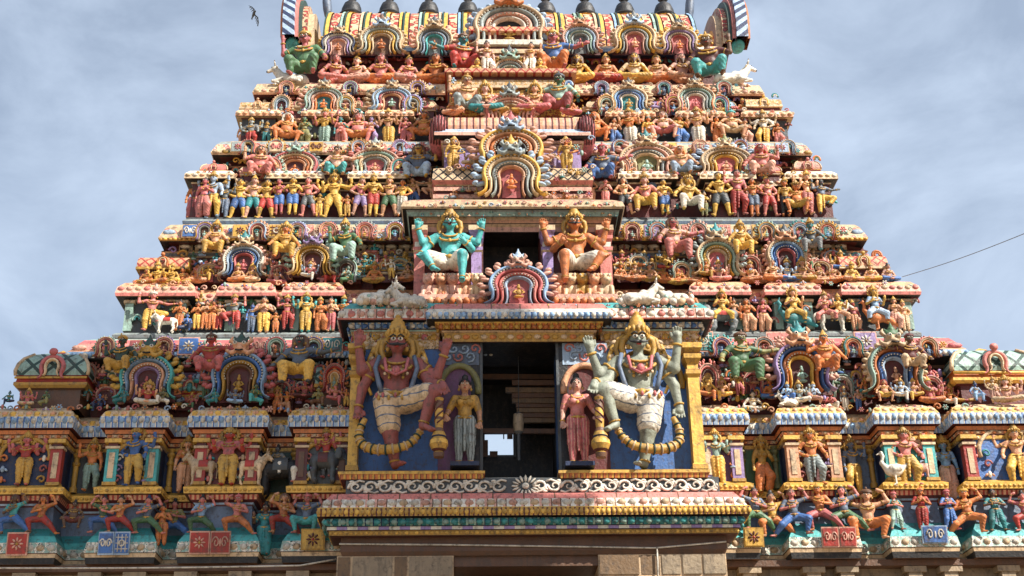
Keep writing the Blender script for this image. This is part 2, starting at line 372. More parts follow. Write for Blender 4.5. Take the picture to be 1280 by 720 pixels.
def build_fig(key, arms, legs, h=.0135, fem=False, belly=0., w=1.0, fingers=False, cloth='dhoti', limb=1.0):
    pel, neck, head, A, Lg = skeleton(arms, legs, dict(w=w))
    s = SDF(h)
    s.ell(pel+Vector((0,.0,.0)), (.092*w,.070,.07), .03)
    s.ell(pel+Vector((0,-.008-belly*.3,.11)), (.074*w+belly,.058+belly,.10+belly*.5), .03)
    s.ell(pel+Vector((0,-.004,.225)), (.100*w,.066,.095), .03)
    s.cone(neck+Vector((-.105*w,.004,-.035)), neck+Vector((.105*w,.004,-.035)), .040, .040, .03)
    if fem:
        for q in (-1, 1): s.ell(pel+Vector((q*.048,-.058,.225)), (.040,.038,.040), .012)
    else:
        for q in (-1, 1): s.ell(pel+Vector((q*.048*w,-.048,.245)), (.045,.024,.034), .012)
    s.cone(neck+Vector((0,0,-.03)), head+Vector((0,.012,-.04)), .037, .034, .02)
    s.ell(head+Vector((0,.004,.012)), (.062,.070,.072), .01); s.ell(head+Vector((0,-.016,-.036)), (.044,.046,.045), .02)
    s.cone(head+Vector((0,-.070,.004)), head+Vector((0,-.082,-.022)), .007, .012, .008)
    s.ell(head+Vector((0,-.060,-.052)), (.020,.014,.009), .006)
    for q in (-1, 1):
        s.ell(head+Vector((q*.064,.006,-.008)), (.013,.018,.030), .006)
        s.ell(head+Vector((q*.025,-.074,.010)), (.014,.012,.009), .004, sub=True)
    for a in A:
        s.chain(a[:3], [.037*limb, .031*limb, .0225*limb], .018)
        d = (a[3]-a[2]); L = d.length; d.normalize()
        sx = 1 if a[0].x >= 0 else -1
        n = Vector((0,-1,0)); sidev = d.cross(n); 
        if sidev.length < .2: sidev = Vector((1,0,0))
        sidev.normalize()
        if fingers:
            pm = a[2]+d*L*.42; s.cone(a[2], pm, .021*limb, .026*limb, .012); 
            for q in (-1, 0, 1): s.cone(a[2]+d*L*.2+sidev*q*.012, pm+sidev*q*.018+d*.008, .014, .014, .008)
            for q, ln in zip((-1.5, -.5, .5, 1.5), (.42, .52, .55, .46)):
                b0 = pm+sidev*q*.0145; b1 = b0+d*L*ln*.55+sidev*q*.0035; b2 = b1+d*L*ln*.5+Vector((0,-.010,0))+sidev*q*.002
                s.chain([b0, b1, b2], [.0098, .0092, .0080], .004)
            tv = sidev*(-1 if (sidev.x*sx) > 0 else 1)
            b0 = a[2]+d*L*.12+tv*.016; b1 = b0+d*L*.25+tv*.026; b2 = b1+d*L*.27+tv*.006
            s.chain([b0, b1, b2], [.0125, .0108, .009], .006)
        else:
            s.cone(a[2], a[2]+d*L*.55, .021, .024, .01)
            for q in (-1, 0, 1): s.cone(a[2]+d*L*.5+sidev*q*.014, a[3]+sidev*q*.018, .013, .010, .006)
            tv = sidev*(-1 if (sidev.x*sx) > 0 else 1)
            s.cone(a[2]+d*L*.2+tv*.014, a[2]+d*L*.55+tv*.036, .012, .010, .006)
    for g in Lg:
        s.chain([g[0]], [], 0)
        s.chain(g[:3], [.064*limb, .047*limb, .027*limb], .02)
        cm = g[1].lerp(g[2], .33); s.ell(cm+Vector((0,.012,0)), (.037*limb,.042*limb,.06), .02)
        s.ell(g[2]+Vector((0,.012,-.012)), (.024,.028,.022), .015); s.cone(g[2]+Vector((0,-.01,-.008)), g[3], .024, .017, .012)
        ft = g[3]; dd = (g[3]-g[2]); dd.z = 0
        if dd.length > .01:
            dd.normalize(); sv = Vector((dd.y, -dd.x, 0))
            for q in (-1, 0, 1): s.cone(ft+sv*q*.014-dd*.02, ft+sv*q*.018+dd*.012, .013, .010, .006)
    D = dict(body=s.mesh('body_'+key), head=head, zmin=float(s.V[:,2].min()), ztop=head.z+.085)
    # clothing
    c = SDF(h)
    if cloth in ('dhoti', 'shorts', 'trousers', 'skirt'):
        c.ell(pel+Vector((0,.0,-.002)), (.104*w,.083,.068), .02); c.cone(pel+Vector((-.06*w,.0,.045)), pel+Vector((.06*w,0,.045)), .052+belly*.3, .052+belly*.3, .02)
        for g in Lg:
            if cloth == 'shorts': c.chain([g[0], g[0].lerp(g[1], .78)], [.080*limb, .070*limb], .02)
            elif cloth == 'skirt' and legs in ('stand', 'contra'):
                c.chain([g[0], g[1], g[2]+Vector((0,0,.03))], [.082, .078, .074], .05)
            else: c.chain([g[0], g[1], g[1].lerp(g[2], .86)], [.080*limb, .062*limb, (.043 if cloth == 'dhoti' else .037)*limb], .018)
        if legs in ('stand', 'contra', 'apart', 'dance') and cloth != 'shorts':
            c.chain([pel+Vector((0,-.085,.02)), pel+Vector((0,-.088,-.16)), pel+Vector((0,-.06,-.34))], [.020, .022, .016], .012)
        if cloth == 'dhoti' and legs in ('stand', 'contra', 'apart', 'dance'):   # side swags
            for q in (-1, 1): c.chain([pel+Vector((q*.10*w,-.02,.03)), pel+Vector((q*.125*w,-.01,-.07)), pel+Vector((q*.115*w,-.0,-.14))], [.018, .022, .008], .012)
        me = c.mesh('cloth_'+key); co = c.V; nn = np.empty(len(co)*3, np.float32); me.vertices.foreach_get('normal', nn); nn = nn.reshape(-1, 3)
        fold = np.sin((co[:,2]+.9*np.abs(np.abs(co[:,0])-.06)+.25*co[:,1])*(105 if not fingers else 150))*(.0032 if not fingers else .0016)
        me.vertices.foreach_set('co', (co+nn*fold[:,None]).astype(np.float32).ravel()); D['cloth'] = me; D['cname'] = cloth if cloth in ('shorts', 'skirt') else 'dhoti'
    # bodice / robe
    c = SDF(h*1.1)
    c.ell(pel+Vector((0,-.004,.225)), (.108*w,.076,.090), .02); c.cone(neck+Vector((-.105*w,.004,-.038)), neck+Vector((.105*w,.004,-.038)), .045, .045, .03)
    c.ell(pel+Vector((0,-.008-belly*.3,.11)), (.080*w+belly,.065+belly,.085+belly*.4), .03)
    if fem:
        for q in (-1, 1): c.ell(pel+Vector((q*.048,-.060,.225)), (.045,.042,.044), .012)
    for a in A: c.cone(a[0], a[0].lerp(a[1], .8), .044, .040, .02)
    D['bodice'] = c.mesh('bodice_'+key)
    # jewellery: rings round limbs, necklace, chest cord, girdle
    m = MB()
    def ring(p, d, r, t):
        d = Vector(d).normalized(); u = d.cross(Vector((.3,.9,.2))).normalized(); v = d.cross(u)
        m.tube([p+(u*math.cos(i*math.pi/5)+v*math.sin(i*math.pi/5))*r for i in range(10)], t, 'gold', 5, True)
    for a in A:
        ring(a[0].lerp(a[1], .55), a[1]-a[0], .037*limb, .009); ring(a[1].lerp(a[2], .88), a[2]-a[1], .026*limb, .009)
    for g in Lg: ring(g[1].lerp(g[2], .92), g[2]-g[1], .030*limb, .008)
    for q, rr, t in ((0, .062, .010), (.055, .085, .012)):
        m.tube([neck+Vector((math.sin(i*math.pi/6)*rr*1.05*w, -.028-.052*abs(math.cos(i*math.pi/12*1.0))*1.0*(1 if math.cos(i*math.pi/6) > -.3 else .0), -.030-q*.9-.035*math.cos(i*math.pi/6))) for i in range(-4, 5)], t, 'gold', 5)
    m.ell(neck+Vector((0,-.090,-.115)), (.020,.012,.024), 'gold', 7, 5)
    m.tube([pel+Vector((math.cos(i*math.pi/7)*(.098*w+belly*.4), math.sin(i*math.pi/7)*(.082+belly*.7)-.004, .040)) for i in range(14)], .012, 'gold', 5, True)
    m.ell(pel+Vector((0,-.092-belly*.6,.03)), (.026,.014,.024), 'gold', 7, 5)
    for q in (-1, 1): m.ell(head+Vector((q*.070,-.004,-.045)), (.016,.014,.020), 'gold', 6, 5)
    D['jewel'] = m.mesh('jewels_'+key, False)
    FIGS[key] = D; return D
# heads gear, shared
def gear():
    G = {}
    m = MB(); m.lathe([(.066,.022),(.078,.03),(.080,.05),(.070,.056),(.072,.085),(.064,.09),(.062,.115),(.052,.12),(.050,.145),(.036,.152),(.034,.168),(.018,.175),(.022,.19),(.0,.205)], 'gold', n=14)
    for i in range(7):
        a = R(-90+(i-3)*26); m.ell((.078*math.cos(a), .078*math.sin(a), .062), (.016,.016,.026), 'gold', 6, 4)
    G['kirita'] = (m.mesh('crown_tall', False), .205)
    s = SDF(.012, (-.2,-.2,-.2), (.2,.2,.3)); s.ell((0,.012,.022), (.071,.075,.070), .01); s.ell((0,.022,.105), (.038,.038,.045), .015); s.ell((0,-.055,-.03), (.055,.06,.055), 0, sub=True); s.ell((0,-.09,.0), (.05,.05,.04), 0, sub=True)
    G['bun'] = (s.mesh('hair_bun'), .15)
    s = SDF(.012, (-.25,-.2,-.25), (.25,.25,.3)); s.ell((0,.03,.01), (.098,.06,.098), .02)
    for q in (-1, 1): s.cone((q*.075,.025,.02), (q*.09,.02,-.10), .034, .026, .02)
    s.ell((0,.005,.045), (.066,.068,.050), .02); s.ell((0,-.075,-.01), (.05,.05,.055), 0, sub=True)
    G['hair'] = (s.mesh('hair_long'), .108)
    m = MB(); m.lathe([(.070,.018),(.086,.035),(.086,.058),(.070,.078),(.045,.095),(.0,.105)], 'red', n=12); m.ell((0,-.06,.09), (.015,.012,.035), 'red', 6, 5)
    G['turban'] = (m.mesh('turban', False), .125)
    m = MB(); m.lathe([(.066,.02),(.076,.03),(.072,.05),(.058,.075),(.035,.115),(.014,.15),(.0,.175)], 'gold', n=12)
    G['cone'] = (m.mesh('crown_conical', False), .175)
    # halo of curls beside the head
    m = MB(); m.tube([(.115*math.cos(R(a)), .035, .005+.125*math.sin(R(a))) for a in range(-50, 231, 20)], .022, 'gold', 6)
    for a in range(-40, 225, 24): m.ell((.135*math.cos(R(a)), .03, .005+.145*math.sin(R(a))), (.024,.018,.024), 'gold', 6, 4)
    G['halo'] = (m.mesh('halo', False), .16)
    m = MB()
    for q in (-1, 1):
        m.tube([(q*.062,.0,.03), (q*.105,.01,.01), (q*.115,.01,-.05), (q*.10,.01,-.11), (q*.12,0,-.14)], lambda t: .030-.014*t, 'gold', 6)
    G['locks'] = (m.mesh('hair_locks', False), .0)
    m = MB()
    for q in (-1, 1):
        m.ell((q*.025,-.066,.010), (.0155,.009,.0095), 'white', 8, 5); m.ell((q*.025,-.074,.010), (.0065,.004,.0075), 'black', 6, 4)
        m.tube([(q*.009,-.0735,.026), (q*.026,-.073,.034), (q*.045,-.062,.026)], .0048, 'black', 5)
    m.ell((0,-.0745,-.047), (.018,.006,.0065), 'red', 7, 4); m.ell((0,-.0745,.038), (.005,.004,.010), 'red', 5, 4)
    G['eyes'] = (m.mesh('eyes'), 0)
    m = MB()
    for q in (-1, 1):
        m.ell((q*.025,-.064,.012), (.021,.014,.015), 'white', 9, 6); m.ell((q*.025,-.077,.011), (.0085,.005,.0095), 'black', 7, 5)
        m.tube([(q*.007,-.072,.030), (q*.026,-.076,.042), (q*.052,-.060,.030)], .007, 'black', 6)
    m.ell((0,-.0745,-.050), (.021,.008,.008), 'red', 7, 4); m.ell((0,-.0745,.046), (.006,.004,.014), 'red', 5, 4)
    G['bigeyes'] = (m.mesh('eyes_bulging'), 0)
    m = MB()
    for q in (-1, 1): m.tube([(0,-.083,-.034), (q*.022,-.082,-.036), (q*.046,-.070,-.030), (q*.062,-.058,-.012)], lambda t: .0095*(1-t*.8), 'black', 6)
    G['moustache'] = (m.mesh('moustache', False), 0)
    s = SDF(.011, (-.12,-.2,-.25), (.12,.1,.08)); s.ell((0,-.045,-.065), (.042,.032,.035), .01); s.cone((0,-.055,-.08), (0,-.075,-.15), .032, .012, .015)
    for q in (-1, 1): s.cone((q*.045,-.03,-.02), (q*.025,-.06,-.06), .013, .018, .01)
    G['beard'] = (s.mesh('beard'), 0)
    return G
GEAR = gear()
B, U = -1, 1
def both(a): return [(-1, a), (1, a)]
POSES = {
 'pray': (both('pray'), 'stand', {}), 'down': ([(-1,'down'),(1,'hip')], 'stand', {}), 'hips': (both('hip'), 'apart', dict(cloth='shorts')),
 'wave': ([(-1,'up'),(1,'down')], 'contra', {}), 'lady': ([(-1,'down'),(1,'hold')], 'contra', dict(fem=True, cloth='skirt')),
 'lady2': ([(-1,'bless'),(1,'down')], 'stand', dict(fem=True, cloth='skirt')),
 'four': (both('bless')+both('backup'), 'stand', {}), 'four2': ([(-1,'hip'),(1,'give')]+both('backup'), 'contra', {}),
 'holds': (both('hold'), 'stand', dict(cloth='shorts')), 'robe': (both('cross'), 'apart', dict(cloth='skirt')),
 'lotus': (both('lap'), 'lotus', {}), 'lotus4': (both('bless')+both('backup'), 'lotus', {}), 'sage': ([(-1,'knee'),(1,'hold')], 'lotus', dict(w=1.08)),
 'gana': (both('knee'), 'squat', dict(belly=.035, w=1.1, cloth='shorts')), 'lalita': ([(-1,'bless'),(1,'knee')], 'lalita', {}),
 'lalita4': ([(-1,'bless'),(1,'knee')]+both('backup'), 'lalita', {}), 'seat': (both('knee'), 'hang', {}), 'guard': ([(-1,'knee'),(1,'out')], 'hang', dict(w=1.15, limb=1.15)),
 'guard2': ([(-1,'up'),(1,'knee')], 'hang', dict(w=1.15, limb=1.15)),
 'bust': ([(-1,'up'),(1,'knee')], 'perch', dict(w=1.25, limb=1.0)), 'bust2': ([(-1,'knee'),(1,'out')], 'perch', dict(w=1.25, limb=1.0)),
 'atlas': ([(-1,'cross'),(1,'over')], 'lunge', dict(cloth='trousers')), 'atlas2': ([(-1,'over'),(1,'cross')], 'lunge', dict(cloth='trousers')), 'atlas3': (both('over'), 'squat', dict(cloth='trousers')),
 'dance': ([(-1,'up'),(1,'out')], 'dance', {}), 'dance4': ([(-1,'bless'),(1,'out')]+both('backup'), 'apart', dict(cloth='shorts')), 'rider': ([(-1,'hold'),(1,'bless')], 'ride', {}),
 'kneel': ([(-1,'pray'),(1,'pray')], 'kneel', {}), 'child': (both('bless'), 'stand', dict(w=1.1, belly=.012)),
}
for k, (a, l, kw) in POSES.items(): build_fig(k, a, l, **kw)
SKINW = dict(brick='brick red', sage='grey-green', timber='brown', pink='pink', rose='rose-red', peach='peach', orange='orange', yellow='yellow', gold='golden', cream='cream', white='white', red='red', maroon='dark red', brown='brown', blue='blue', navy='dark blue',
  lightblue='pale blue', teal='dark teal', turquoise='turquoise', green='green', darkgreen='dark green', grey='grey', slate='dark grey', black='black', lilac='lilac', purple='purple', olive='olive', skygrey='pale grey', lightpink='pale pink', paleblue='pale blue', mint='mint green', bluegrey='blue-grey')
POSEW = dict(pray='praying figure', down='standing attendant', hips='figure with hands on hips', wave='standing figure with one raised hand', lady='standing woman', lady2='standing woman with raised palm', four='four-armed standing deity', four2='four-armed deity with bent knee',
  holds='standing figure clasping an offering', robe='robed figure with crossed arms', lotus='cross-legged figure', lotus4='four-armed cross-legged deity', sage='cross-legged sage', gana='pot-bellied squatting dwarf', lalita='seated figure with one leg down', lalita4='four-armed seated deity',
  seat='seated figure', guard='moustached guardian with arm out', guard2='moustached guardian with raised hand', bust='crouching moustached guardian with raised hand', bust2='crouching moustached guardian with arm out', atlas='lunging ledge bearer', atlas2='lunging ledge bearer', atlas3='squatting ledge bearer', dance='dancing figure', dance4='four-armed striding deity', rider='mounted rider', kneel='kneeling figure', child='small child figure')
ALLFIG = []
def statue(pose, p, top, skin, cloth, hat='kirita', hatc='gold', flip=False, sx=1.0, row='', extra='', bodice=None, rz=0, jewel='gold'):
    """p: world point of the feet/seat; top: world z of the crown's top"""
    D = FIGS[pose]
    hs = [x for x in hat.split('+') if x]
    topz = D['head'].z+max([.085]+[GEAR[x][1] for x in hs]); H = topz-D['zmin']
    k = max(.05, (top-p.z))/H
    name = {'guard': 'guardian_statue', 'guard2': 'guardian_statue', 'bust': 'guardian_statue', 'bust2': 'guardian_statue', 'lady': 'woman_statue', 'lady2': 'woman_statue', 'four': 'deity_statue', 'four2': 'deity_statue', 'lotus4': 'deity_statue', 'lalita4': 'deity_statue', 'dance4': 'deity_statue',
            'sage': 'sage_statue', 'lotus': 'sage_statue', 'atlas': 'ledge_bearer_statue', 'atlas2': 'ledge_bearer_statue', 'atlas3': 'ledge_bearer_statue', 'gana': 'dwarf_statue', 'child': 'child_statue', 'rider': 'rider_statue', 'kneel': 'worshipper_statue', 'pray': 'worshipper_statue', 'dance': 'dancer_statue'}.get(pose, 'attendant_statue')
    o = link(name, None, None, (p.x, p.y, p.z-D['zmin']*k)); o.scale = ((-k if flip else k)*sx*random.uniform(1.0, 1.12), k, k); o.rotation_euler = (0, R(random.uniform(-2.5, 2.5)), rz+R(random.uniform(-14, 14)))
    link('body', D['body'], o, mat=skin)
    if 'cloth' in D and cloth: link('garment', D['cloth'], o, mat=cloth)
    if bodice: link('bodice', D['bodice'], o, mat=bodice)
    if jewel: link('jewellery', D['jewel'], o, mat=jewel)
    g = pose in ('guard', 'guard2', 'bust', 'bust2')
    link('face_paint', GEAR['bigeyes' if g else 'eyes'][0], o, D['head'])
    if g or 'moustache' in extra: link('moustache', GEAR['moustache'][0], o, D['head'], mat='black')
    if 'beard' in extra: link('beard', GEAR['beard'][0], o, D['head'], mat='brown')
    for x in hs:
        c = {'kirita': hatc, 'cone': hatc, 'turban': hatc, 'halo': 'gold', 'locks': 'gold', 'bun': 'black', 'hair': 'brown'}[x]
        if x in ('bun', 'hair') and hatc != 'gold': c = hatc
        link({'kirita': 'crown', 'cone': 'crown', 'bun': 'hair', 'hair': 'hair', 'locks': 'hair_locks'}.get(x, x), GEAR[x][0], o, D['head'], mat=c)
    ALLFIG.append((o, row, p.x, skin, pose, cloth, bodice, hs, 'beard' in extra))
    o['category'] = 'statue'; o['group'] = row
    return o
# ------------------------------------------------------------------ the tower
TOWER = link('temple_tower', None, None, (0, 40, 0))
thing(TOWER, 'tall stepped temple gateway tower covered in brightly painted plaster sculpture', 'tower')
NEG = (0, -40, 0)
def part(name, mb, parent=None):
    return link(name, mb.mesh(name), parent or TOWER, NEG if (parent is None or parent is TOWER) else (0, 0, 0))
def prof(Y, rows): return [(o, Z(py, Y-o), m) for o, py, m in rows]
def bays(Yf, dep, lst, xl, xr, Yr):
    """plan outline with projecting bays; lst of world x pairs"""
    P = [(xl, Yr)]; Yb = Yf+dep
    if not (lst and abs(lst[0][0]-xl) < .01): P.append((xl, Yb))
    for a, b in lst:
        if abs(a-xl) > .01: P.append((a, Yb))
        P += [(a, Yf), (b, Yf)]
        if abs(b-xr) > .01: P.append((b, Yb))
    if not (lst and abs(lst[-1][1]-xr) < .01): P.append((xr, Yb))
    return P+[(xr, Yr)]
def pxs(lst, py, Y): return [(X(a, py, Y), X(b, py, Y)) for a, b in lst]
BACK = lambda Y: 82-Y

# depths of every level (front plane of the bays), in metres from the camera
Y1, Y2, Y3, Y4, Y5 = 32.2, 33.8, 35.0, 36.2, 37.5
storeys = {}
GL, GRT = -1.35, 1.75      # the passage behind the lower porch
def halves(P, on=True):
    if not on: return [P]
    for i in range(len(P)-1):
        if P[i][0] < GL and P[i+1][0] > GRT and abs(P[i][1]-P[i+1][1]) < .01:
            y = P[i][1]; return [P[:i+1]+[(GL, y)], [(GRT, y)]+P[i+1:]]
    return [P]
def storey(key, Yf, dep, baypx, pyb, rows, core_rows, walls, xpx):
    """one storey: core wall + a run of mouldings round its bays"""
    b = pxs(baypx, pyb, Yf); xl, xr = X(xpx[0], pyb, Yf), X(xpx[1], pyb, Yf)
    b = [(xl if abs(p-xl) < .3 else p, xr if abs(q-xr) < .3 else q) for p, q in b]
    wall = MB(); S = None
    for pl in halves(bays(Yf, dep, b, xl, xr, BACK(Yf)), key == 1): wall.sweep(pl, prof(Yf, core_rows))
    S = part('storey', wall); storeys[key] = S
    c = MB()
    for pl in halves(bays(Yf, dep, b, xl, xr, BACK(Yf)), key == 1): c.sweep(pl, prof(Yf, rows))
    part('cornice', c, S)
    return S, b, xl, xr
# ---- storey 1
B1 = [(-14, 78), (136, 198), (246, 322), (372, 434), (878, 926), (984, 1048), (1106, 1166), (1205, 1322)]
base_rows = [(-.3,704,'brown'),(.20,701,'black'),(.22,693,'cream'),(.24,688,'brown'),(.26,687,'drop_white'),(.22,674,'turquoise'),(.12,666,'teal'),(-.02,657,'bluegrey'),(-.06,629,'paleblue'),(-.02,626,'maroon'),(.06,622,'dentil_red'),(.10,616,'brown'),(.20,614,'yellow'),(.22,606,'gold'),(.0,603,'gold')]
wall_rows = [(-.06,632,'maroon'),(-.002,604,'navy'),(0,548,'navy')]
corn_rows = [(0,553,'cream'),(.05,551,'yellow'),(.06,547,'maroon'),(.08,545,'peach'),(.08,541,'black'),(.12,540,'orange'),(.14,535,'maroon'),(.08,534,'maroon'),(.24,532,'petal_blue'),(.27,525,'petal_bluewhite'),(.25,518,'petal_yellow'),(.17,512,'cream'),(-.1,508,'peach'),(-1.0,507,'peach')]
S1, b1, xl1, xr1 = storey(1, Y1, .75, B1, 570, corn_rows, wall_rows, None, (-14, 1322))
PL1 = halves(bays(Y1, .75, b1, xl1, xr1, BACK(Y1)))
mb = MB()
for pl in PL1: mb.sweep(pl, prof(Y1, base_rows))
part('plinth', mb, S1)
def petal_row(polys, Y, out, py, hpx, sp, ks, parent, dep=.05):
    m = MB(); z = Z(py, Y-out); h = Z(py-hpx/2, Y-out)-Z(py+hpx/2, Y-out)
    for pl in polys: m.petals(pl, out, z, h, sp, ks, dep)
    o = part('petal_row', m, parent); o['kind'] = 'stuff'; return o
petal_row(PL1, Y1, .265, 523, 8, .155, ['white', 'lightblue'], S1)
petal_row(PL1, Y1, .20, 514.5, 6, .19, ['yellow', 'cream', 'peach'], S1, .04)
petal_row(PL1, Y1, .235, 681, 9, .24, ['white', 'cream'], S1, .06)
petal_row(PL1, Y1, .21, 610, 4, .12, ['gold', 'yellow'], S1, .03)
petal_row(PL1, Y1, .085, 543, 4, .14, ['orange', 'cream'], S1, .03)
zt1 = Z(503, Y1)
# coloured niche backs and pilasters
PIL = ['red', 'turquoise', 'red', 'maroon', 'lilac', 'peach', 'turquoise', 'red']
NIC = ['navy', 'navy', 'maroon', 'slate', 'purple', 'maroon', 'turquoise', 'blue']
for (a, b), pc, nc in zip(b1, PIL, NIC):
    mb = MB(); mb.box(a+.02, b-.02, Y1-.012, Y1+.2, Z(604, Y1), Z(549, Y1), nc, 'k'); part('niche', mb, S1)
    for x0, s in ((a-.03, 1), (b+.03, -1)):
        x1 = x0+s*.30; q0, q1 = min(x0, x1), max(x0, x1)
        mb = MB(); zz = [Z(p, Y1-.1) for p in (604, 600, 559, 556, 552, 548)]
        mb.box(q0-.02, q1+.02, Y1-.16, Y1+.1, zz[0], zz[1], 'gold')
        mb.box(q0, q1, Y1-.13, Y1+.1, zz[1]+.002, zz[2], pc)
        mb.box(q0+.08, q1-.08, Y1-.15, Y1-.1, zz[1]+.1, zz[2]-.1, 'cream' if pc != 'maroon' else 'brown')
        mb.box(q0-.03, q1+.03, Y1-.17, Y1+.1, zz[2]+.002, zz[3], 'cream'); mb.box(q0+.03, q1-.03, Y1-.14, Y1+.1, zz[3]+.002, zz[4], 'maroon')
        mb.box(q0-.06, q1+.06, Y1-.20, Y1+.1, zz[4]+.002, zz[5]+.02, 'yellow'); part('pilaster', mb, S1)
RECW = ['navy', 'maroon', 'slate', 'brown', 'green', 'bluegrey', 'maroon', 'navy']
allb = list(b1)
for i, nc in zip(range(7), ['slate', 'navy', 'darkgreen', None, 'green', 'bluegrey', 'maroon']):
    if nc is None: continue
    a, b = b1[i][1], b1[i+1][0]; Yr = Y1+.75
    mb = MB(); mb.box(a+.03, b-.03, Yr-.012, Yr+.2, Z(604, Y1), Z(552, Y1), nc, 'k'); part('niche', mb, S1)
    for x0 in (a+.08, b-.26):     # slim pilasters with rings in the recesses
        mb = MB(); pr = [(.10,0),(.10,.12),(.07,.14),(.07,.62),(.10,.64),(.10,.70),(.07,.72),(.06,.80),(.11,.86),(.11,.90),(.06,.93),(.10,1.0)]
        z0, z1 = Z(604, Y1), Z(550, Y1)
        mb.lathe([(r, z0+t*(z1-z0)) for r, t in pr], 'gold' if nc != 'green' else 'olive', (x0+.09, Yr-.08, 0), 8); part('pilaster', mb, S1)
# ---- back wall of the first parapet row, then the big projecting slab
def wallrun(Yf, rows, xpx, py, name, parent, split=False):
    mb = MB(); pl = [(X(xpx[0], py, Yf), BACK(Yf)), (X(xpx[0], py, Yf), Yf), (X(xpx[1], py, Yf), Yf), (X(xpx[1], py, Yf), BACK(Yf))]
    for q in halves(pl, split): mb.sweep(q, prof(Yf, rows))
    RUNS.append(halves(pl, split)); return part(name, mb, parent)
RUNS = []
YH1 = 33.3
wallrun(YH1, [(0,520,'maroon'),(0,500,'red'),(.06,497,'maroon'),(.06,490,'cream'),(.1,488,'maroon'),(.02,486,'maroon'),(.02,474,'gold'),(.06,472,'lilac'),(.04,462,'red'),(.02,458,'maroon'),(0,440,'maroon')], (118, 1176), 480, 'parapet_wall', S1, True)
petal_row(RUNS[-1], YH1, .06, 478, 8, .3, ['lilac', 'cream', 'mint'], S1); petal_row(RUNS[-1], YH1, .10, 494, 5, .16, ['gold', 'peach'], S1)
wallrun(YH1, [(0,466,'maroon'),(.12,462,'brown'),(.14,458,'black'),(.5,448,'slate'),(.62,446,'petal_bluewhite'),(.66,441,'lightblue'),(.62,438,'peach'),(.55,436,'pink'),(.40,428,'rose'),(.30,424,'mint'),(.1,423,'skygrey'),(-1.2,420,'skygrey')], (122, 1170), 440, 'slab', S1, True)
petal_row(RUNS[-1], YH1, .66, 442, 6, .15, ['white', 'lightblue', 'paleblue'], S1); petal_row(RUNS[-1], YH1, .58, 433, 7, .5, ['lightpink', 'peach', 'rose'], S1, .03)
# ---- storey 2
B2 = [(158, 232), (284, 332), (366, 418), (874, 926), (968, 1014), (1064, 1138)]
YL2 = 33.3
wallrun(33.6, [(.0,424,'slate'),(.10,421,'grey'),(.10,417,'skygrey'),(.02,415,'grey'),(-1.2,413,'grey')], (146, 1146), 418, 'ledge', S1)
corn2 = [(0,378,'maroon'),(.05,376,'cream'),(.06,374,'black'),(.26,370,'brown'),(.28,369,'pink'),(.30,365,'lightpink'),(.26,358,'peach'),(.1,353,'cream'),(-1.0,352,'cream')]
S2, b2, xl2, xr2 = storey(2, Y2, .5, B2, 390, corn2, [(0,420,'slate'),(0,372,'slate')], None, (158, 1138))
PL2 = [bays(Y2, .5, b2, xl2, xr2, BACK(Y2))]; petal_row(PL2, Y2, .27, 360, 6, .22, ['pink', 'lightpink', 'cream'], S2); petal_row(PL2, Y2, .05, 374.5, 3.5, .12, ['cream', 'mint'], S2, .03)
for a, b in b2:
    for q0, q1 in ((a-.02, a+.2), (b-.2, b+.02)):
        mb = MB(); mb.box(q0, q1, Y2-.1, Y2+.1, Z(414, Y2), Z(380, Y2), 'mint'); mb.box(q0-.05, q1+.05, Y2-.14, Y2+.1, Z(380, Y2)+.002, Z(377, Y2), 'cream'); part('pilaster', mb, S2)
YH2 = 34.5
wallrun(YH2, [(0,365,'maroon'),(0,345,'cream'),(.05,343,'maroon'),(.05,335,'lilac'),(.02,330,'maroon'),(.02,322,'cream'),(.06,320,'grey'),(.06,316,'cream'),(.1,314,'maroon'),(0,312,'maroon'),(0,300,'maroon')], (205, 1082), 330, 'parapet_wall', S2)
petal_row(RUNS[-1], YH2, .05, 338, 7, .3, ['lilac', 'cream', 'gold'], S2); petal_row(RUNS[-1], YH2, .04, 326, 6, .22, ['cream', 'peach', 'mint'], S2)
wallrun(YH2, [(0,314,'maroon'),(.05,313,'dentil_cream'),(.05,306,'maroon'),(.3,303,'black'),(.52,301,'gold'),(.56,297,'floral_cream'),(.40,284,'cream'),(.3,281,'mint'),(-1.2,279,'mint')], (228, 1054), 296, 'slab', S2)
petal_row(RUNS[-1], YH2, .56, 298.5, 3.5, .14, ['gold', 'yellow'], S2, .03); petal_row(RUNS[-1], YH2, .07, 308, 5, .42, ['white'], S2, .08); petal_row(RUNS[-1], YH2, .50, 290, 7, .45, ['paleblue', 'lightpink', 'gold', 'mint'], S2, .03)
wallrun(34.75, [(.0,283,'slate'),(.10,280,'bluegrey'),(.12,276,'skygrey'),(.04,274,'slate'),(.02,272,'grey'),(-1.2,271,'grey')], (234, 1044), 276, 'ledge', S2)
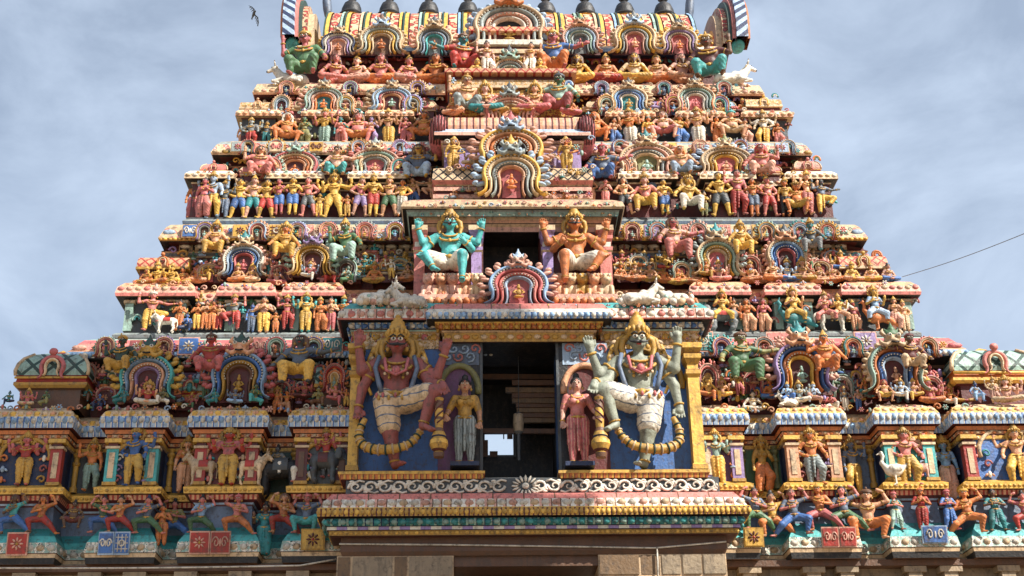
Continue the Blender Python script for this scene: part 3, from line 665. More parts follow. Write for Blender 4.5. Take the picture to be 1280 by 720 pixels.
# ---- storey 3
B3 = [(240, 284), (342, 396), (444, 500), (782, 838), (884, 936), (990, 1038)]
corn3 = [(0,232,'maroon'),(.04,230,'cream'),(.05,228,'black'),(.2,224,'brown'),(.23,223,'cream'),(.22,217,'white'),(.1,214,'peach'),(-1.0,213,'cream')]
S3, b3, xl3, xr3 = storey(3, Y3, .45, B3, 240, corn3, [(0,276,'maroon'),(0,258,'maroon'),(0,226,'maroon')], None, (240, 1038))
PL3 = [bays(Y3, .45, b3, xl3, xr3, BACK(Y3))]; petal_row(PL3, Y3, .22, 219, 4, .2, ['cream', 'white', 'peach'], S3)
YH3 = 35.7
wallrun(YH3, [(0,225,'maroon'),(0,210,'cream'),(.05,208,'maroon'),(.02,203,'slate'),(0,188,'maroon')], (285, 992), 205, 'parapet_wall', S3)
wallrun(YH3, [(0,202,'maroon'),(.3,197,'black'),(.5,194,'cream'),(.54,191,'floral_cream'),(.40,181,'skygrey'),(.3,178,'gold'),(-1.2,176,'mint')], (290, 988), 188, 'slab', S3)
petal_row(RUNS[-1], YH3, .53, 190, 5, .3, ['cream', 'gold', 'skygrey', 'lightpink'], S3, .04)
wallrun(35.9, [(.0,184,'slate'),(.08,181,'skygrey'),(.05,177,'grey'),(-1.2,176,'grey')], (300, 982), 180, 'ledge', S3)
# ---- storey 4
B4 = [(302, 344), (384, 428), (464, 510), (764, 812), (852, 900), (934, 984)]
corn4 = [(0,150,'maroon'),(.04,148,'cream'),(.18,146,'brown'),(.2,145,'peach'),(.19,140,'cream'),(.1,138,'cream'),(-1.0,137,'cream')]
S4, b4, xl4, xr4 = storey(4, Y4, .4, B4, 160, corn4, [(0,186,'maroon'),(0,170,'slate'),(0,144,'slate')], None, (302, 984))
petal_row([bays(Y4, .4, b4, xl4, xr4, BACK(Y4))], Y4, .2, 142, 4, .2, ['cream', 'peach', 'white'], S4)
YH4 = 36.9
wallrun(YH4, [(0,150,'maroon'),(0,136,'cream'),(.04,134,'maroon'),(0,110,'maroon')], (338, 938), 125, 'parapet_wall', S4)
wallrun(YH4, [(0,126,'maroon'),(.3,122,'maroon'),(.5,119,'peach'),(.54,116,'cream'),(.42,106,'lightpink'),(-1.4,103,'cream')], (340, 930), 112, 'slab', S4)
petal_row(RUNS[-1], YH4, .53, 114, 4, .25, ['cream', 'lightpink', 'peach'], S4, .04)
# ---- neck and barrel roof
S5w = MB(); xl5, xr5 = X(384, 85, Y5), X(892, 85, Y5)
S5w.sweep([(xl5, BACK(Y5)), (xl5, Y5), (xr5, Y5), (xr5, BACK(Y5))], prof(Y5, [(0,112,'maroon'),(0,78,'maroon'),(.1,76,'red'),(.1,73,'navy'),(.45,66,'navy'),(.5,64,'lightblue'),(.46,60,'white'),(.3,58,'cream'),(.1,57,'maroon'),(-1,56,'maroon')]))
NECK = part('neck', S5w)
ROOF = MB(); xl, xr = X(404, 40, 37.5), X(872, 40, 37.5)
za = Z(58, Y5-.2); Yc = 40.4; ry = Yc-Y5+.05
def bestb():
    b = 2.0
    while b < 9:
        top = max(math.atan2(za+b*math.sin(t)-CAMZ, Yc-ry*math.cos(t)) for t in [i*.02 for i in range(1, 79)])
        if top >= math.atan2(Z(19, 39.)-CAMZ, 39.): return b
        b += .05
    return b
rb = bestb()
def roofpt(x, t, grow=0): return (x, Yc-(ry+grow)*math.cos(t), za+(rb+grow)*math.sin(t))
nb = 19; wd = (xr-xl)/nb; T = [R(-6+i*12) for i in range(17)]
for i in range(nb):
    x0 = xl+i*wd
    for u0, u1, k, g in ((0,.08,'darkgreen',.10),(.08,.26,'yellow',.06),(.26,.34,'maroon',.0),(.34,.74,'flower_panel',.03),(.74,.80,'maroon',0.),(.80,.92,('mint','cream','lightblue','yellow')[i % 4],.08),(.92,1.,'darkgreen',.04)):
        a, b = x0+u0*wd, x0+u1*wd; vs = []
        for t in T: vs += [roofpt(a, t, g), roofpt(b, t, g)]
        n = len(T); ROOF.add(vs, [(2*j, 2*j+1, 2*j+3, 2*j+2) for j in range(n-1)], k)
for x in (xl, xr): ROOF.add([roofpt(x, t, .02) for t in T], [tuple(range(len(T)))], 'maroon')
ROOFO = part('roof', ROOF)
mb = MB(); mb.sweep([(xl, Y5+.1), (xr, Y5+.1)], [(0, za-.15, 'red'), (.22, za-.12, 'red'), (.24, za+.06, 'cream'), (.1, za+.12, 'maroon'), (-.1, za+.14, 'maroon')]); part('eave_band', mb, ROOFO)
# finials
zr = za+rb; FY = Yc
fm = MB(); fm.lathe([(.30,.2,'gold'),(.24,.38,'gold'),(.22,.46,'yellow'),(.46,.52,'black'),(.50,.60,'black'),(.40,.72,'black'),(.37,.95,'black'),(.30,1.15,'black'),(.16,1.28,'black'),(.10,1.36,'black'),(.20,1.48,'black'),(.15,1.62,'black'),(.05,1.8,'black'),(0,2.2,'black')], 'black', n=14)
fme = fm.mesh('finial')
for px in (440, 487, 536, 585, 682, 731, 780, 829):
    link('finial', fme, ROOFO, (X(px, 5, FY), FY, zr))
# horned end gables: tall horseshoe crests seen edge-on
def end_gable(px, s):
    m = MB(); x = X(px, 40, Yc); a0, a1 = 2, 178
    def at(t, r): return (Yc-(ry+r)*math.cos(R(t)), za+.0+(rb+r*1.3)*math.sin(R(t)))
    lay = [(-.10,.18,-.20,'cream',.0), (.18,.42,-.05,'flower_panel',.22), (.42,.58,.0,'darkgreen',.40), (.58,.74,.05,'pink',.50), (.74,1.30,.10,'diag_blue',.62), (1.30,1.42,.1,'orange',.5)]
    n = 40; xs = 0
    for u0, u1, r, k, r2 in lay:
        vs = []
        for i in range(n+1):
            t = a0+(a1-a0)*i/n; lift = .0
            for (u, rr) in ((u0, r-.25), (u0, r2), (u1, r2), (u1, r-.25)):
                y, z = at(t, rr); vs.append((x+s*.72*(u-.3+.35*max(0, math.sin(R(t)))), y, z))
        m.add(vs, [(4*i+j, 4*i+(j+1) % 4, 4*i+4+(j+1) % 4, 4*i+4+j) for i in range(n) for j in range(4)], k)
    m.ell((X(409 if s < 0 else 862, 8, Yc-1), Yc-1, Z(8, Yc-1)), (.17,.2,.75), 'bluegrey', 10, 7, Matrix.Rotation(s*.12, 3, 'Y'))
    m.ell((x+s*.45, Y5-.1, za+.10), (.25,.35,.22), 'turquoise', 10, 6)
    return part('end_gable', m, ROOFO)
end_gable(399, -1); end_gable(881, 1)

# ------------------------------------------------------------------ horseshoe gables (shared pieces, painted per gable)
def band(r0, r1, bulge, y0, a0=-28, a1=208, flare=True, n=30, cz=.46):
    m = MB(); rc = (r0+r1)/2; hw = (r1-r0)/2; path = []
    for i in range(n+1):
        t = R(a1+(a0-a1)*i/n); path.append((rc*math.cos(t), cz+rc*math.sin(t), math.cos(t), math.sin(t), 1.0))
    tail = []; x, z = path[-1][0], path[-1][1]; ex, ez = (rc*1.0+.45*max(0, rc-.12)**1.2 if flare else rc*1.02), .03
    for i in range(1, 10):
        t = i/9; d = Vector((x, z)).lerp(Vector((ex, ez)), t); d.x -= .05*math.sin(math.pi*t)*rc/.4; d.y -= (.05*math.sin(math.pi*t) if flare else 0)
        tail.append((d.x, d.y, .85-.3*t if flare else 1, .5*t if flare else 0, 1-.45*t if flare else 1))
    path = [(-q[0], q[1], -q[2], q[3], q[4]) for q in tail[::-1]]+path+tail
    vs = []; K = 5
    for (x, z, nx, nz, w) in path:
        for j in range(K+1):
            u = -1+2*j/K; vs.append((x+nx*hw*u*w, y0-bulge*math.sqrt(max(0, 1-u*u))*(.5+.5*w) if abs(u) < 1 else y0+.06, z+nz*hw*u*w))
    P = len(path); m.add(vs, [(i*(K+1)+j, (i+1)*(K+1)+j, (i+1)*(K+1)+j+1, i*(K+1)+j+1) for i in range(P-1) for j in range(K)], 'cream', True)
    return m
GB = {}
def gable_meshes():
    rs = [(.355,.425),(.285,.355),(.215,.285),(.150,.215)]
    for i, (a, b) in enumerate(rs): GB['band%d' % i] = band(a, b, .06, -.06+.025*i, a0=-22, a1=202, flare=True).mesh('arch_band', False)
    m = MB()
    for rr, nb_, sz in ((.355, 26, .017), (.215, 18, .013)):
        for i in range(nb_+1):
            a = R(-24+228*i/nb_); m.ell((rr*math.cos(a), -.085, .46+rr*math.sin(a)), (sz, sz*1.2, sz), 'cream', 6, 4)
    GB['beads'] = m.mesh('bead_ring', False)
    m = MB(); n = 24; m.add([(.16*math.cos(R(-40+260*i/n)), .03, .46+.16*math.sin(R(-40+260*i/n))) for i in range(n+1)]+[(-.13, .03, .02), (.13, .03, .02)], [tuple(range(n+3))], 'maroon'); GB['niche'] = m.mesh('niche', False)
    m = MB(); m.add([(.40*math.cos(R(360*i/n)), .07, .46+.40*math.sin(R(360*i/n))) for i in range(n)], [tuple(range(n))[::-1]], 'maroon'); 
    m.add([(-.45,.06,.0),(.45,.06,.0),(.40,.06,.3),(-.40,.06,.3)], [(0,1,2,3)], 'maroon'); GB['back'] = m.mesh('backing', False)
    # flames: curled leaves round the rim
    m = MB()
    for i in range(13):
        a = R(-24+i*(228/12))
        if 72 < math.degrees(a) < 108: continue
        for off, rr, l in ((0, .470, .088), (.0, .535, .055)):
            aa = a+(.10 if math.cos(a) > 0 else -.10)*(1 if off == 0 and rr > .48 else 0)
            c = (rr*math.cos(aa), -.02, .46+rr*math.sin(aa)); m.ell(c, (l, .045, .042), 'cream', 8, 5, Matrix.Rotation(-aa, 3, 'Y'))
    GB['flame_leaf'] = m.mesh('flames', False)
    m = MB()
    for i in range(17):
        a = R(-26+i*(232/16))
        if 76 < math.degrees(a) < 104: continue
        m.ell((.465*math.cos(a), -.01, .46+.465*math.sin(a)), (.052, .05, .040), 'cream', 8, 5, Matrix.Rotation(-a, 3, 'Y'))
    m2 = band(.415, .45, .03, -.02, flare=True); m.add(m2.v, m2.f, 'cream', True)
    GB['flame_bead'] = m.mesh('flames', False)
    m = MB(); m.ell((0,-.03,.20), (.075,.04,.03), 'cream', 8, 5); m.ell((0,-.03,.29), (.042,.035,.07), 'cream', 8, 5); m.ell((0,-.04,.39), (.028,.028,.034), 'cream', 8, 5); m.ell((0,-.03,.44), (.022,.02,.035), 'cream', 6, 4)
    for q in (-1, 1): m.tube([(q*.035,-.04,.34), (q*.075,-.05,.28), (q*.04,-.075,.25)], .014, 'cream', 5)
    GB['image'] = m.mesh('niche_image', False)
    s = SDF(.012, (-.3,-.2,-.25), (.3,.2,.35))   # lion mask that crowns each gable
    s.ell((0,0,0), (.10,.07,.075), .02); s.ell((0,-.05,-.035), (.05,.05,.035), .02)
    for q in (-1, 1):
        s.ell((q*.052,-.05,.03), (.038,.035,.034), .01); s.chain([(q*.05,-.05,-.06), (q*.10,-.045,-.08), (q*.15,-.03,-.045), (q*.16,-.02,.0)], [.026,.026,.022,.012], .012)
        s.chain([(q*.07,0,.05), (q*.12,0,.10), (q*.10,0,.15)], [.024,.022,.01], .015)
    GB['mask'] = s.mesh('lion_mask')
    s = SDF(.012, (-.3,-.2,-.1), (.3,.2,.4)); s.ell((0,0,.07), (.085,.05,.05), .02); s.ell((0,0,.125), (.05,.04,.05), .02); s.cone((0,0,.14), (0,0,.23), .03, .010, .02)
    for q in (-1, 1): s.cone((q*.05,0,.09), (q*.085,0,.15), .025, .010, .015)
    GB['crest'] = s.mesh('crest')
    m = MB()
    for q in (-1, 1): m.ell((q*.052,-.083,.034), (.026,.014,.024), 'white', 9, 6); m.ell((q*.052,-.096,.034), (.011,.006,.011), 'black', 7, 5)
    m.tube([(-.045,-.085,-.055), (0,-.098,-.068), (.045,-.085,-.055)], .011, 'black', 5)
    GB['eyes'] = m.mesh('eyes')
gable_meshes()
def gable(px, pt, pb, wpx, Y, flames, bands, niche='maroon', mask='cream', crest='darkgreen', style='leaf', back='maroon', masksc=1.0, nomask=False):
    z0, z1 = Z(pb, Y, px), Z(pt, Y, px); a = X(px-wpx/2, (pt+pb)/2, Y); b = X(px+wpx/2, (pt+pb)/2, Y)
    a, b = a-.06*(b-a), b+.06*(b-a); z0 -= .02*(z1-z0); z1 += .05*(z1-z0); wid = b-a; H = (z1-z0)/(1.0 if nomask else 1.14); dy = min(wid, H)*1.25
    o = link('gable_ornament', GB['back'], TOWER, ((a+b)/2, Y-40, z0), (wid, dy, H), mat=back)
    link('flames', GB['flame_'+style], o, mat=flames)
    for i, c in enumerate(bands): link('arch_band', GB['band%d' % i], o, mat=c)
    link('bead_ring', GB['beads'], o, mat='white' if flames != 'white' else 'gold')
    link('niche', GB['niche'], o, mat=niche)
    link('niche_image', GB['image'], o, mat=('gold', 'peach', 'lightblue', 'orange', 'mint', 'rose')[int(abs(px*7)) % 6])
    if not nomask:
        k = masksc*1.45; kk = (k*min(1, H/wid), k, k*min(1, wid/H)*1.0)
        for nm, c in (('mask', mask), ('crest', crest), ('eyes', None)): link({'mask': 'lion_mask'}.get(nm, nm), GB[nm], o, (0, -.08, .93), kk, mat=c)
    return o
# little shrines with domed roofs that fill the parapets between the gables
def shrine(px, pt, pb, wpx, Y, roof, wall='maroon', rim='red', lip='yellow', front='pink', kind='dome', dep=.9):
    z0, z1 = Z(pb, Y, px), Z(pt, Y, px); a, b = X(px-wpx/2, (pt+pb)/2, Y), X(px+wpx/2, (pt+pb)/2, Y); w2 = (b-a)/2; H = z1-z0; d2 = max(w2*.8, .35)*dep
    c = ((a+b)/2, Y+d2, z0); m = MB(); q = math.sqrt(2)
    pr = [(.82,0,wall),(.82,.30,wall),(.92,.32,lip),(1.0,.36,lip),(1.0,.40,rim),(.95,.42,rim),(.93,.50,rim),(.98,.51,roof),(1.0,.58,roof),(.95,.69,roof),(.84,.79,roof),(.62,.89,roof),(.34,.95,lip),(.12,.965,rim),(.13,1.0,lip),(.0,1.05,rim)]
    if kind == 'barrel':
        m.box(c[0]-w2*.85, c[0]+w2*.85, Y+.05, Y+2*d2, z0, z0+H*.40, wall); m.box(c[0]-w2, c[0]+w2, Y-.03, Y+2*d2+.03, z0+H*.40+.002, z0+H*.48, lip)
        T = [R(-10+i*20) for i in range(11)]
        vs = [p for t in T for p in ((c[0]-w2*.97, c[1]-d2*1.05*math.cos(t), z0+H*(.52+.46*math.sin(t))), (c[0]+w2*.97, c[1]-d2*1.05*math.cos(t), z0+H*(.52+.46*math.sin(t))))]
        m.add(vs, [(2*i, 2*i+1, 2*i+3, 2*i+2) for i in range(10)], roof)
        for e in (0, 1): m.add([vs[2*i+e] for i in range(11)], [tuple(range(11))], rim)
    else:
        m.lathe([(r*q, t*H, k) for r, t, k in pr], roof, c, 4, w2, d2)
        for sx_, sy_ in ((-1, -1), (1, -1)): m.tube([(c[0]+sx_*r*w2, c[1]+sy_*r*d2, z0+t*H) for r, t, k in pr[7:12]], w2*.05, 'cream', 5)
        m.tube([(c[0]-w2*.98, c[1]-d2*1.02, z0+.47*H), (c[0]+w2*.98, c[1]-d2*1.02, z0+.47*H)], w2*.035, 'yellow', 5)
    o = part('miniature_shrine', m)
    g = MB(); bd = band(.30, .46, .05, 0, flare=True); s_ = min(w2*.9, H*.42)
    g.add([(c[0]+v[0]*s_, Y-.05+v[1]*s_, z0+H*.44+v[2]*s_) for v in bd.v], bd.f, front, True)
    g.add([(c[0]+v[0]*s_*.6, Y-.07+v[1]*s_, z0+H*.44+.1*s_+v[2]*s_*.75) for v in bd.v], bd.f, 'cream', True)
    g.ell((c[0], Y-.08, z0+H*.44+s_*1.0), (s_*.16, s_*.12, s_*.14), front, 8, 5)
    part('gable_front', g, o)
    return o
# ------------------------------------------------------------------ central porches
# lower porch: base slab
PB = 31.2
PORCH = MB()
xa, xb = X(427, 650, PB), X(906, 650, PB)
PORCH.sweep([(xa, Y1+1), (xa, PB), (xb, PB), (xb, Y1+1)], prof(PB, [(-.05,694,'brown'),(0,688,'brown'),(0,671,'maroon'),(.22,669,'brown'),(.26,668,'gold'),(.27,662,'maroon'),(.20,661,'maroon')]))
PO = part('porch', PORCH)
def strip(rows, xpx, Y, name, parent, ret=1.4):
    m = MB(); py = rows[0][1]; a, b = X(xpx[0], py, Y), X(xpx[1], py, Y)
    m.sweep([(a, Y+ret), (a, Y), (b, Y), (b, Y+ret)], prof(Y, rows)); return part(name, m, parent)
strip([(.2,661.5,'maroon'),(.32,661,'petal_lilac'),(.32,657,'black'),(.27,656.5,'black'),(.36,656,'petal_teal'),(.44,651,'petal_teal'),(.40,647,'grey'),(.28,646,'black'),(.28,644.5,'maroon'),(.54,644,'dentil_gold'),(.56,634,'yellow'),(.50,633,'petal_white'),(.36,623,'joint_pink'),(.24,616.5,'pink'),(-.2,616,'pink')], (427, 906), PB, 'base_moulding', PO)
strip([(.0,617,'slate'),(.0,597.5,'grey'),(-1.2,597,'grey')], (432, 900), PB-.02, 'scroll_band', PO)
xs_ = (X(427, 640, PB), X(906, 640, PB)); PBL = [[(xs_[0], PB+1.4), (xs_[0], PB), (xs_[1], PB), (xs_[1], PB+1.4)]]
petal_row(PBL, PB, .45, 628, 9, .26, ['white', 'lightpink', 'white', 'cream'], PO, .05); petal_row(PBL, PB, .555, 639, 7, .13, ['gold', 'yellow'], PO, .03); petal_row(PBL, PB, .42, 651.5, 7, .2, ['turquoise', 'teal', 'mint'], PO, .05); petal_row(PBL, PB, .27, 665, 4, .12, ['gold', 'yellow'], PO, .02)
# white plaster scrolls on the grey band
m = MB(); yb = PB-.05; zb = Z(607.5, yb); hb = (Z(598, yb)-Z(617, yb))*.46
xs0, xs1 = X(436, 607, yb), X(896, 607, yb); xm = X(657, 607, yb); nS = 13; wS = (xs1-xs0)/(2*nS)
for i in range(2*nS):
    cx = xs0+(i+.5)*wS; s = 1 if i % 2 else -1; fl = 1 if cx > xm else -1
    if abs(cx-xm) < wS*1.0: continue
    m.tube([(cx+fl*hb*.95*(1-t*.8)*math.cos(7.5*t+math.pi), yb, zb+s*hb*.8*(1-t*.8)*math.sin(7.5*t)) for t in [k/16 for k in range(17)]], lambda t: .040*(1-.55*t), 'white', 5)
    m.tube([(cx-fl*wS*.6, yb, zb-s*hb*.7), (cx-fl*wS*.25, yb, zb-s*hb*.9), (cx+fl*wS*.35, yb, zb-s*hb*.4), (cx+fl*wS*.5, yb, zb+s*hb*.2)], .03, 'white', 5)
    for k in range(3): m.ell((cx+fl*wS*(.30+.1*k), yb, zb-s*hb*(.75-.35*k)), (.07,.03,.035), 'white', 6, 4, Matrix.Rotation(.6*s*k, 3, 'Y'))
for k in range(16):
    a = 2*math.pi*k/16; m.ell((xm+.26*math.cos(a), yb, zb+.26*math.sin(a)*.72), (.10,.03,.03), 'white', 6, 4, Matrix.Rotation(-a, 3, 'Y'))
m.ell((xm, yb-.02, zb), (.09,.04,.08), 'white', 10, 6); part('plaster_scrolls', m, PO)
# wall with openings (panels left and right of the doorway)
PW = 31.75
def slab_px(m, p0, p1, pt, pb, Y, th, k, front=None):
    m.box(X(p0, (pt+pb)/2, Y), X(p1, (pt+pb)/2, Y), Y, Y+th, Z(pb, Y), Z(pt, Y), k)
for side, p0, p1, din, dj in (('l', 437, 601, 545, 601), ('r', 699, 876, 760, 699)):
    m = MB(); slab_px(m, p0, p1, 426, 600, PW, 1.6, 'blue'); part('porch_wall', m, PO)
    m = MB(); a0, a1 = (548, 600) if side == 'l' else (702, 760)
    slab_px(m, a0, a1, 426, 597, PW-.03, .1, 'purple' if side == 'l' else 'maroon'); part('side_panel', m, PO)
    m = MB(); slab_px(m, a0+1, a1-1, 429, 456, PW-.055, .05, 'bluegrey' if side == 'l' else 'paleblue'); 
    cxx = (a0+a1)/2
    for k in range(7):
        ang = k*.9; cx = X(cxx-20+k*6.6, 442, PW); cz = Z(442+((k % 2)*10-5), PW)
        m.tube([(cx+.16*(1-t)*math.cos(8*t+ang), PW-.075, cz+.16*(1-t)*math.sin(8*t+ang)) for t in [j/10 for j in range(11)]], .028, 'paleblue' if k % 3 else 'pink', 5)
    part('carved_panel', m, PO)
    m = MB()   # arch over the attendant
    pc = (a0+a1)/2; m.tube([(X(pc+(a1-a0)*.46*math.cos(R(t)), 480, PW), PW-.05, Z(488-30*math.sin(R(t)), PW)) for t in range(-10, 191, 10)], .09, 'olive' if side == 'l' else 'peach', 7); part('arch_moulding', m, PO)
    m = MB(); b0, b1_ = (452, 546) if side == 'l' else (762, 858)
    m.tube([(X((b0+b1_)/2+(b1_-b0)*.44*math.cos(R(t)), 480, PW), PW-.03, Z(480-40*math.sin(R(t)), PW)) for t in range(-10, 191, 10)], .09, 'gold', 7); part('arch_moulding', m, PO)
    # gilded corner pilaster
    pp0, pp1 = (437, 451) if side == 'l' else (859, 876)
    m = MB(); x0, x1 = X(pp0, 520, PW), X(pp1, 520, PW); cx = (x0+x1)/2; hw_ = (x1-x0)/2
    zf = lambda p: Z(p, PW-.2)
    q = math.sqrt(2)
    m.lathe([(1.1*q,zf(590),'gold'),(1.1*q,zf(584),'yellow'),(.85*q,zf(582),'yellow'),(.85*q,zf(474),'gold'),(1.1*q,zf(471),'gold'),(1.1*q,zf(466),'maroon'),(.8*q,zf(464),'yellow'),(.8*q,zf(458),'gold'),(1.25*q,zf(452),'yellow'),(1.3*q,zf(447),'maroon'),(1.0*q,zf(445),'gold'),(1.45*q,zf(440),'yellow'),(1.5*q,zf(434),'brown'),(0,zf(433),'brown')], 'yellow', (cx, PW-.12, 0), 4, hw_, .26); part('pilaster', m, PO)
    # orange petal ledge under the figures
    l0, l1 = (428, 601) if side == 'l' else (703, 882)
    strip([(.0,600,'maroon'),(.1,598,'petal_orange'),(.14,592,'orange'),(.16,591.5,'yellow'),(.16,588,'gold'),(-.9,587,'gold')], (l0+3, l1-3), PB+.02, 'ledge', PO, .9)
    # side cornice
    s0, s1 = (442, 548) if side == 'l' else (752, 872)
    strip([(0,436,'floral_gold'),(.02,416,'cream'),(.08,414,'mint'),(.10,412,'maroon'),(.05,411,'navy'),(.06,410.5,'petal_bluewhite'),(.16,403,'navy'),(.12,402,'black'),(.34,400,'maroon'),(.40,399,'pink'),(.42,397,'petal_white'),(.34,386,'cream'),(.30,385.5,'turquoise'),(.12,379,'teal'),(-.9,378,'teal')], (s0, s1), PW-.02, 'cornice', PO)
cs_ = (X(556, 400, PW-.22), X(742, 400, PW-.22)); CCL = [[(cs_[0], PW+1), (cs_[0], PW-.22), (cs_[1], PW-.22), (cs_[1], PW+1)]]
petal_row(CCL, PW-.22, .49, 393, 7, .15, ['lightblue', 'white', 'paleblue'], PO, .05); petal_row(CCL, PW-.22, .18, 408, 6, .15, ['orange', 'yellow'], PO, .05); petal_row(CCL, PW-.22, .02, 421, 6, .22, ['gold', 'cream', 'orange'], PO, .04)
for s0, s1 in ((442, 548), (752, 872)):
    q0, q1 = X(s0, 400, PW), X(s1, 400, PW); q = [[(q0, PW+1), (q0, PW-.02), (q1, PW-.02), (q1, PW+1)]]
    petal_row(q, PW-.02, .40, 392, 9, .24, ['white', 'pink', 'lightpink'], PO, .05); petal_row(q, PW-.02, .13, 407, 6, .17, ['white', 'lightblue', 'blue'], PO, .05); petal_row(q, PW-.02, .02, 421, 8, .24, ['gold', 'cream', 'gold', 'rose'], PO, .04)
# centre cornice
strip([(-.05,428,'brown'),(.0,427,'gold'),(.02,416,'cream'),(.07,414.5,'cream'),(.09,413,'maroon'),(.06,412,'maroon'),(.08,411.5,'petal_orange'),(.24,404,'yellow'),(.26,402,'black'),(.40,399,'black'),(.46,398,'petal_bluewhite'),(.50,390,'white'),(.46,388,'white'),(.40,386,'joint_pink'),(.25,380,'pink'),(-.9,379,'lightpink')], (556, 742), PW-.22, 'cornice', PO)
# door lining, dark hall behind, roof timbers, lamp and a glowing pane for the back opening
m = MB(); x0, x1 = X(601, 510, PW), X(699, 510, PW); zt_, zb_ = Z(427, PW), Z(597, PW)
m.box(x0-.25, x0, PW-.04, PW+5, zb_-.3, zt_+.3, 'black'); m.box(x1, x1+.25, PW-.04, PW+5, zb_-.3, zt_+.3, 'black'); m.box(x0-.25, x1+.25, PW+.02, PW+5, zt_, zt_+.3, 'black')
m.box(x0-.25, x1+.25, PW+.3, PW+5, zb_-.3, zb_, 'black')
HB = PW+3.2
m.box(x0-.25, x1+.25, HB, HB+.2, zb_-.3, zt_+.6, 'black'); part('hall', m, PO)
m = MB(); m.box(x0-.02, x0+.05, PW-.06, PW+.1, zb_, zt_, 'slate'); m.box(x1-.05, x1+.02, PW-.06, PW+.1, zb_, zt_, 'slate'); part('door_frame', m, PO)
for i, (py, p0, p1, k) in enumerate(((478, 640, 702, 'brown'), (487, 632, 702, 'timber'), (494, 640, 702, 'brown'), (500, 640, 702, 'timber'), (506, 645, 702, 'brown'), (512, 646, 702, 'timber'), (518, 650, 702, 'brown'), (525, 652, 702, 'timber'), (470, 600, 700, 'brown'), (448, 598, 702, 'brown'), (538, 598, 702, 'brown'))):
    m = MB(); YY = PW+1.6+.05*i; a, b = X(p0, py, YY), X(p1, py, YY); dz_ = random.uniform(-.03, .03)
    m.add([(a, YY, Z(py+3, YY)), (b, YY, Z(py+3, YY)+dz_), (b, YY+.1, Z(py+3, YY)+dz_), (a, YY+.1, Z(py+3, YY)), (a, YY, Z(py-3, YY)), (b, YY, Z(py-3, YY)+dz_), (b, YY+.1, Z(py-3, YY)+dz_), (a, YY+.1, Z(py-3, YY))], [(3,2,1,0),(4,5,6,7),(0,1,5,4),(2,3,7,6),(3,0,4,7),(1,2,6,5)], k); part('roof_timber', m, PO)
m = MB(); YY = PW+1.0; m.tube([W(648, 428, YY), W(648, 516, YY)], .012, 'slate', 5); q = W(648, 530, YY); m.lathe([(.02,.34,'slate'),(.13,.26,'stone'),(.15,.0,'stone'),(.13,-.22,'grey'),(.05,-.28,'slate'),(.04,-1.0,'slate'),(0,-1.02,'slate')], 'stone', q, 10); part('hanging_lantern', m, PO)
mw, ntw, bw_ = newmat('daylight_glow'); bw_.inputs['Base Color'].default_value = (.6,.7,.8,1); bw_.inputs['Emission Color'].default_value = (.55,.68,.85,1); bw_.inputs['Emission Strength'].default_value = .55; MATS['daylight_glow'] = mw  # emissive pane stands in for sky seen through the back of the hall
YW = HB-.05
m = MB(); m.box(X(606, 555, YW), X(643, 555, YW), YW, YW+.04, Z(568, YW), Z(543, YW), 'daylight_glow'); 
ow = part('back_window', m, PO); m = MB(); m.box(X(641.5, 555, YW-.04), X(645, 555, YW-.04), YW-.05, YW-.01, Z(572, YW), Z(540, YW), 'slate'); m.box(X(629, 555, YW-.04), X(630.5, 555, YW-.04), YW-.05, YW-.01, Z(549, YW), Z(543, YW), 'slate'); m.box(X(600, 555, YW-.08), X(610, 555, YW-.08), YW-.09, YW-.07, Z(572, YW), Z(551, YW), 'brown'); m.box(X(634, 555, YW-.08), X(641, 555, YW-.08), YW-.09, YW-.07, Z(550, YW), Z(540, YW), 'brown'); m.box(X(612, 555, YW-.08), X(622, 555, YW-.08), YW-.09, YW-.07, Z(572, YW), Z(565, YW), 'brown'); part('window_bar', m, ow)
# ---- upper porch
PU = 32.75
m = MB(); slab_px(m, 520, 604, 284, 382, PU, 1.4, 'maroon'); UP = part('upper_porch', m); m = MB(); slab_px(m, 676, 763, 284, 382, PU, 1.4, 'maroon'); part('porch_wall', m, UP)
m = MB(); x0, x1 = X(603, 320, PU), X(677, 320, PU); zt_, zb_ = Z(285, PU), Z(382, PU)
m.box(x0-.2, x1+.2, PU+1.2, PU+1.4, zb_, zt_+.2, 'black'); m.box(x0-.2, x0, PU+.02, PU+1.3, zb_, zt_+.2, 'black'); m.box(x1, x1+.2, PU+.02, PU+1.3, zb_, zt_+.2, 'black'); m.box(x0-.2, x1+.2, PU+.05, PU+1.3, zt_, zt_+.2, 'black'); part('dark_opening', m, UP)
for p0, p1, k in ((517, 532, 'pink'), (588, 603, 'lilac'), (677, 692, 'lilac'), (748, 765, 'pink')):
    m = MB(); x0, x1 = X(p0, 330, PU), X(p1, 330, PU); zf = lambda p: Z(p, PU-.1); q = math.sqrt(2)
    m.lathe([(1.0*q,zf(382),k),(.85*q,zf(378),k),(.85*q,zf(318),'cream'),(1.05*q,zf(316),k),(1.05*q,zf(312),'maroon'),(.8*q,zf(311),'white'),(.8*q,zf(305),k),(1.1*q,zf(302),k),(1.15*q,zf(298),'maroon'),(.9*q,zf(297),k),(1.3*q,zf(292),'cream'),(1.3*q,zf(286),k),(0,zf(285),k)], k, ((x0+x1)/2, PU-.08, 0), 4, (x1-x0)/2, .2); part('pilaster', m, UP)
strip([(0,290,'lightpink'),(.02,284,'cream'),(.10,280,'black'),(.12,279,'peach'),(.14,275,'cream'),(.16,271,'black'),(.3,270.5,'mint'),(.34,265,'skygrey'),(.36,262.5,'black'),(.46,261,'cream'),(.50,258,'cream'),(.44,252,'floral_cream'),(.2,250,'cream'),(-1.2,249,'paleblue')], (524, 758), PU, 'cornice', UP)
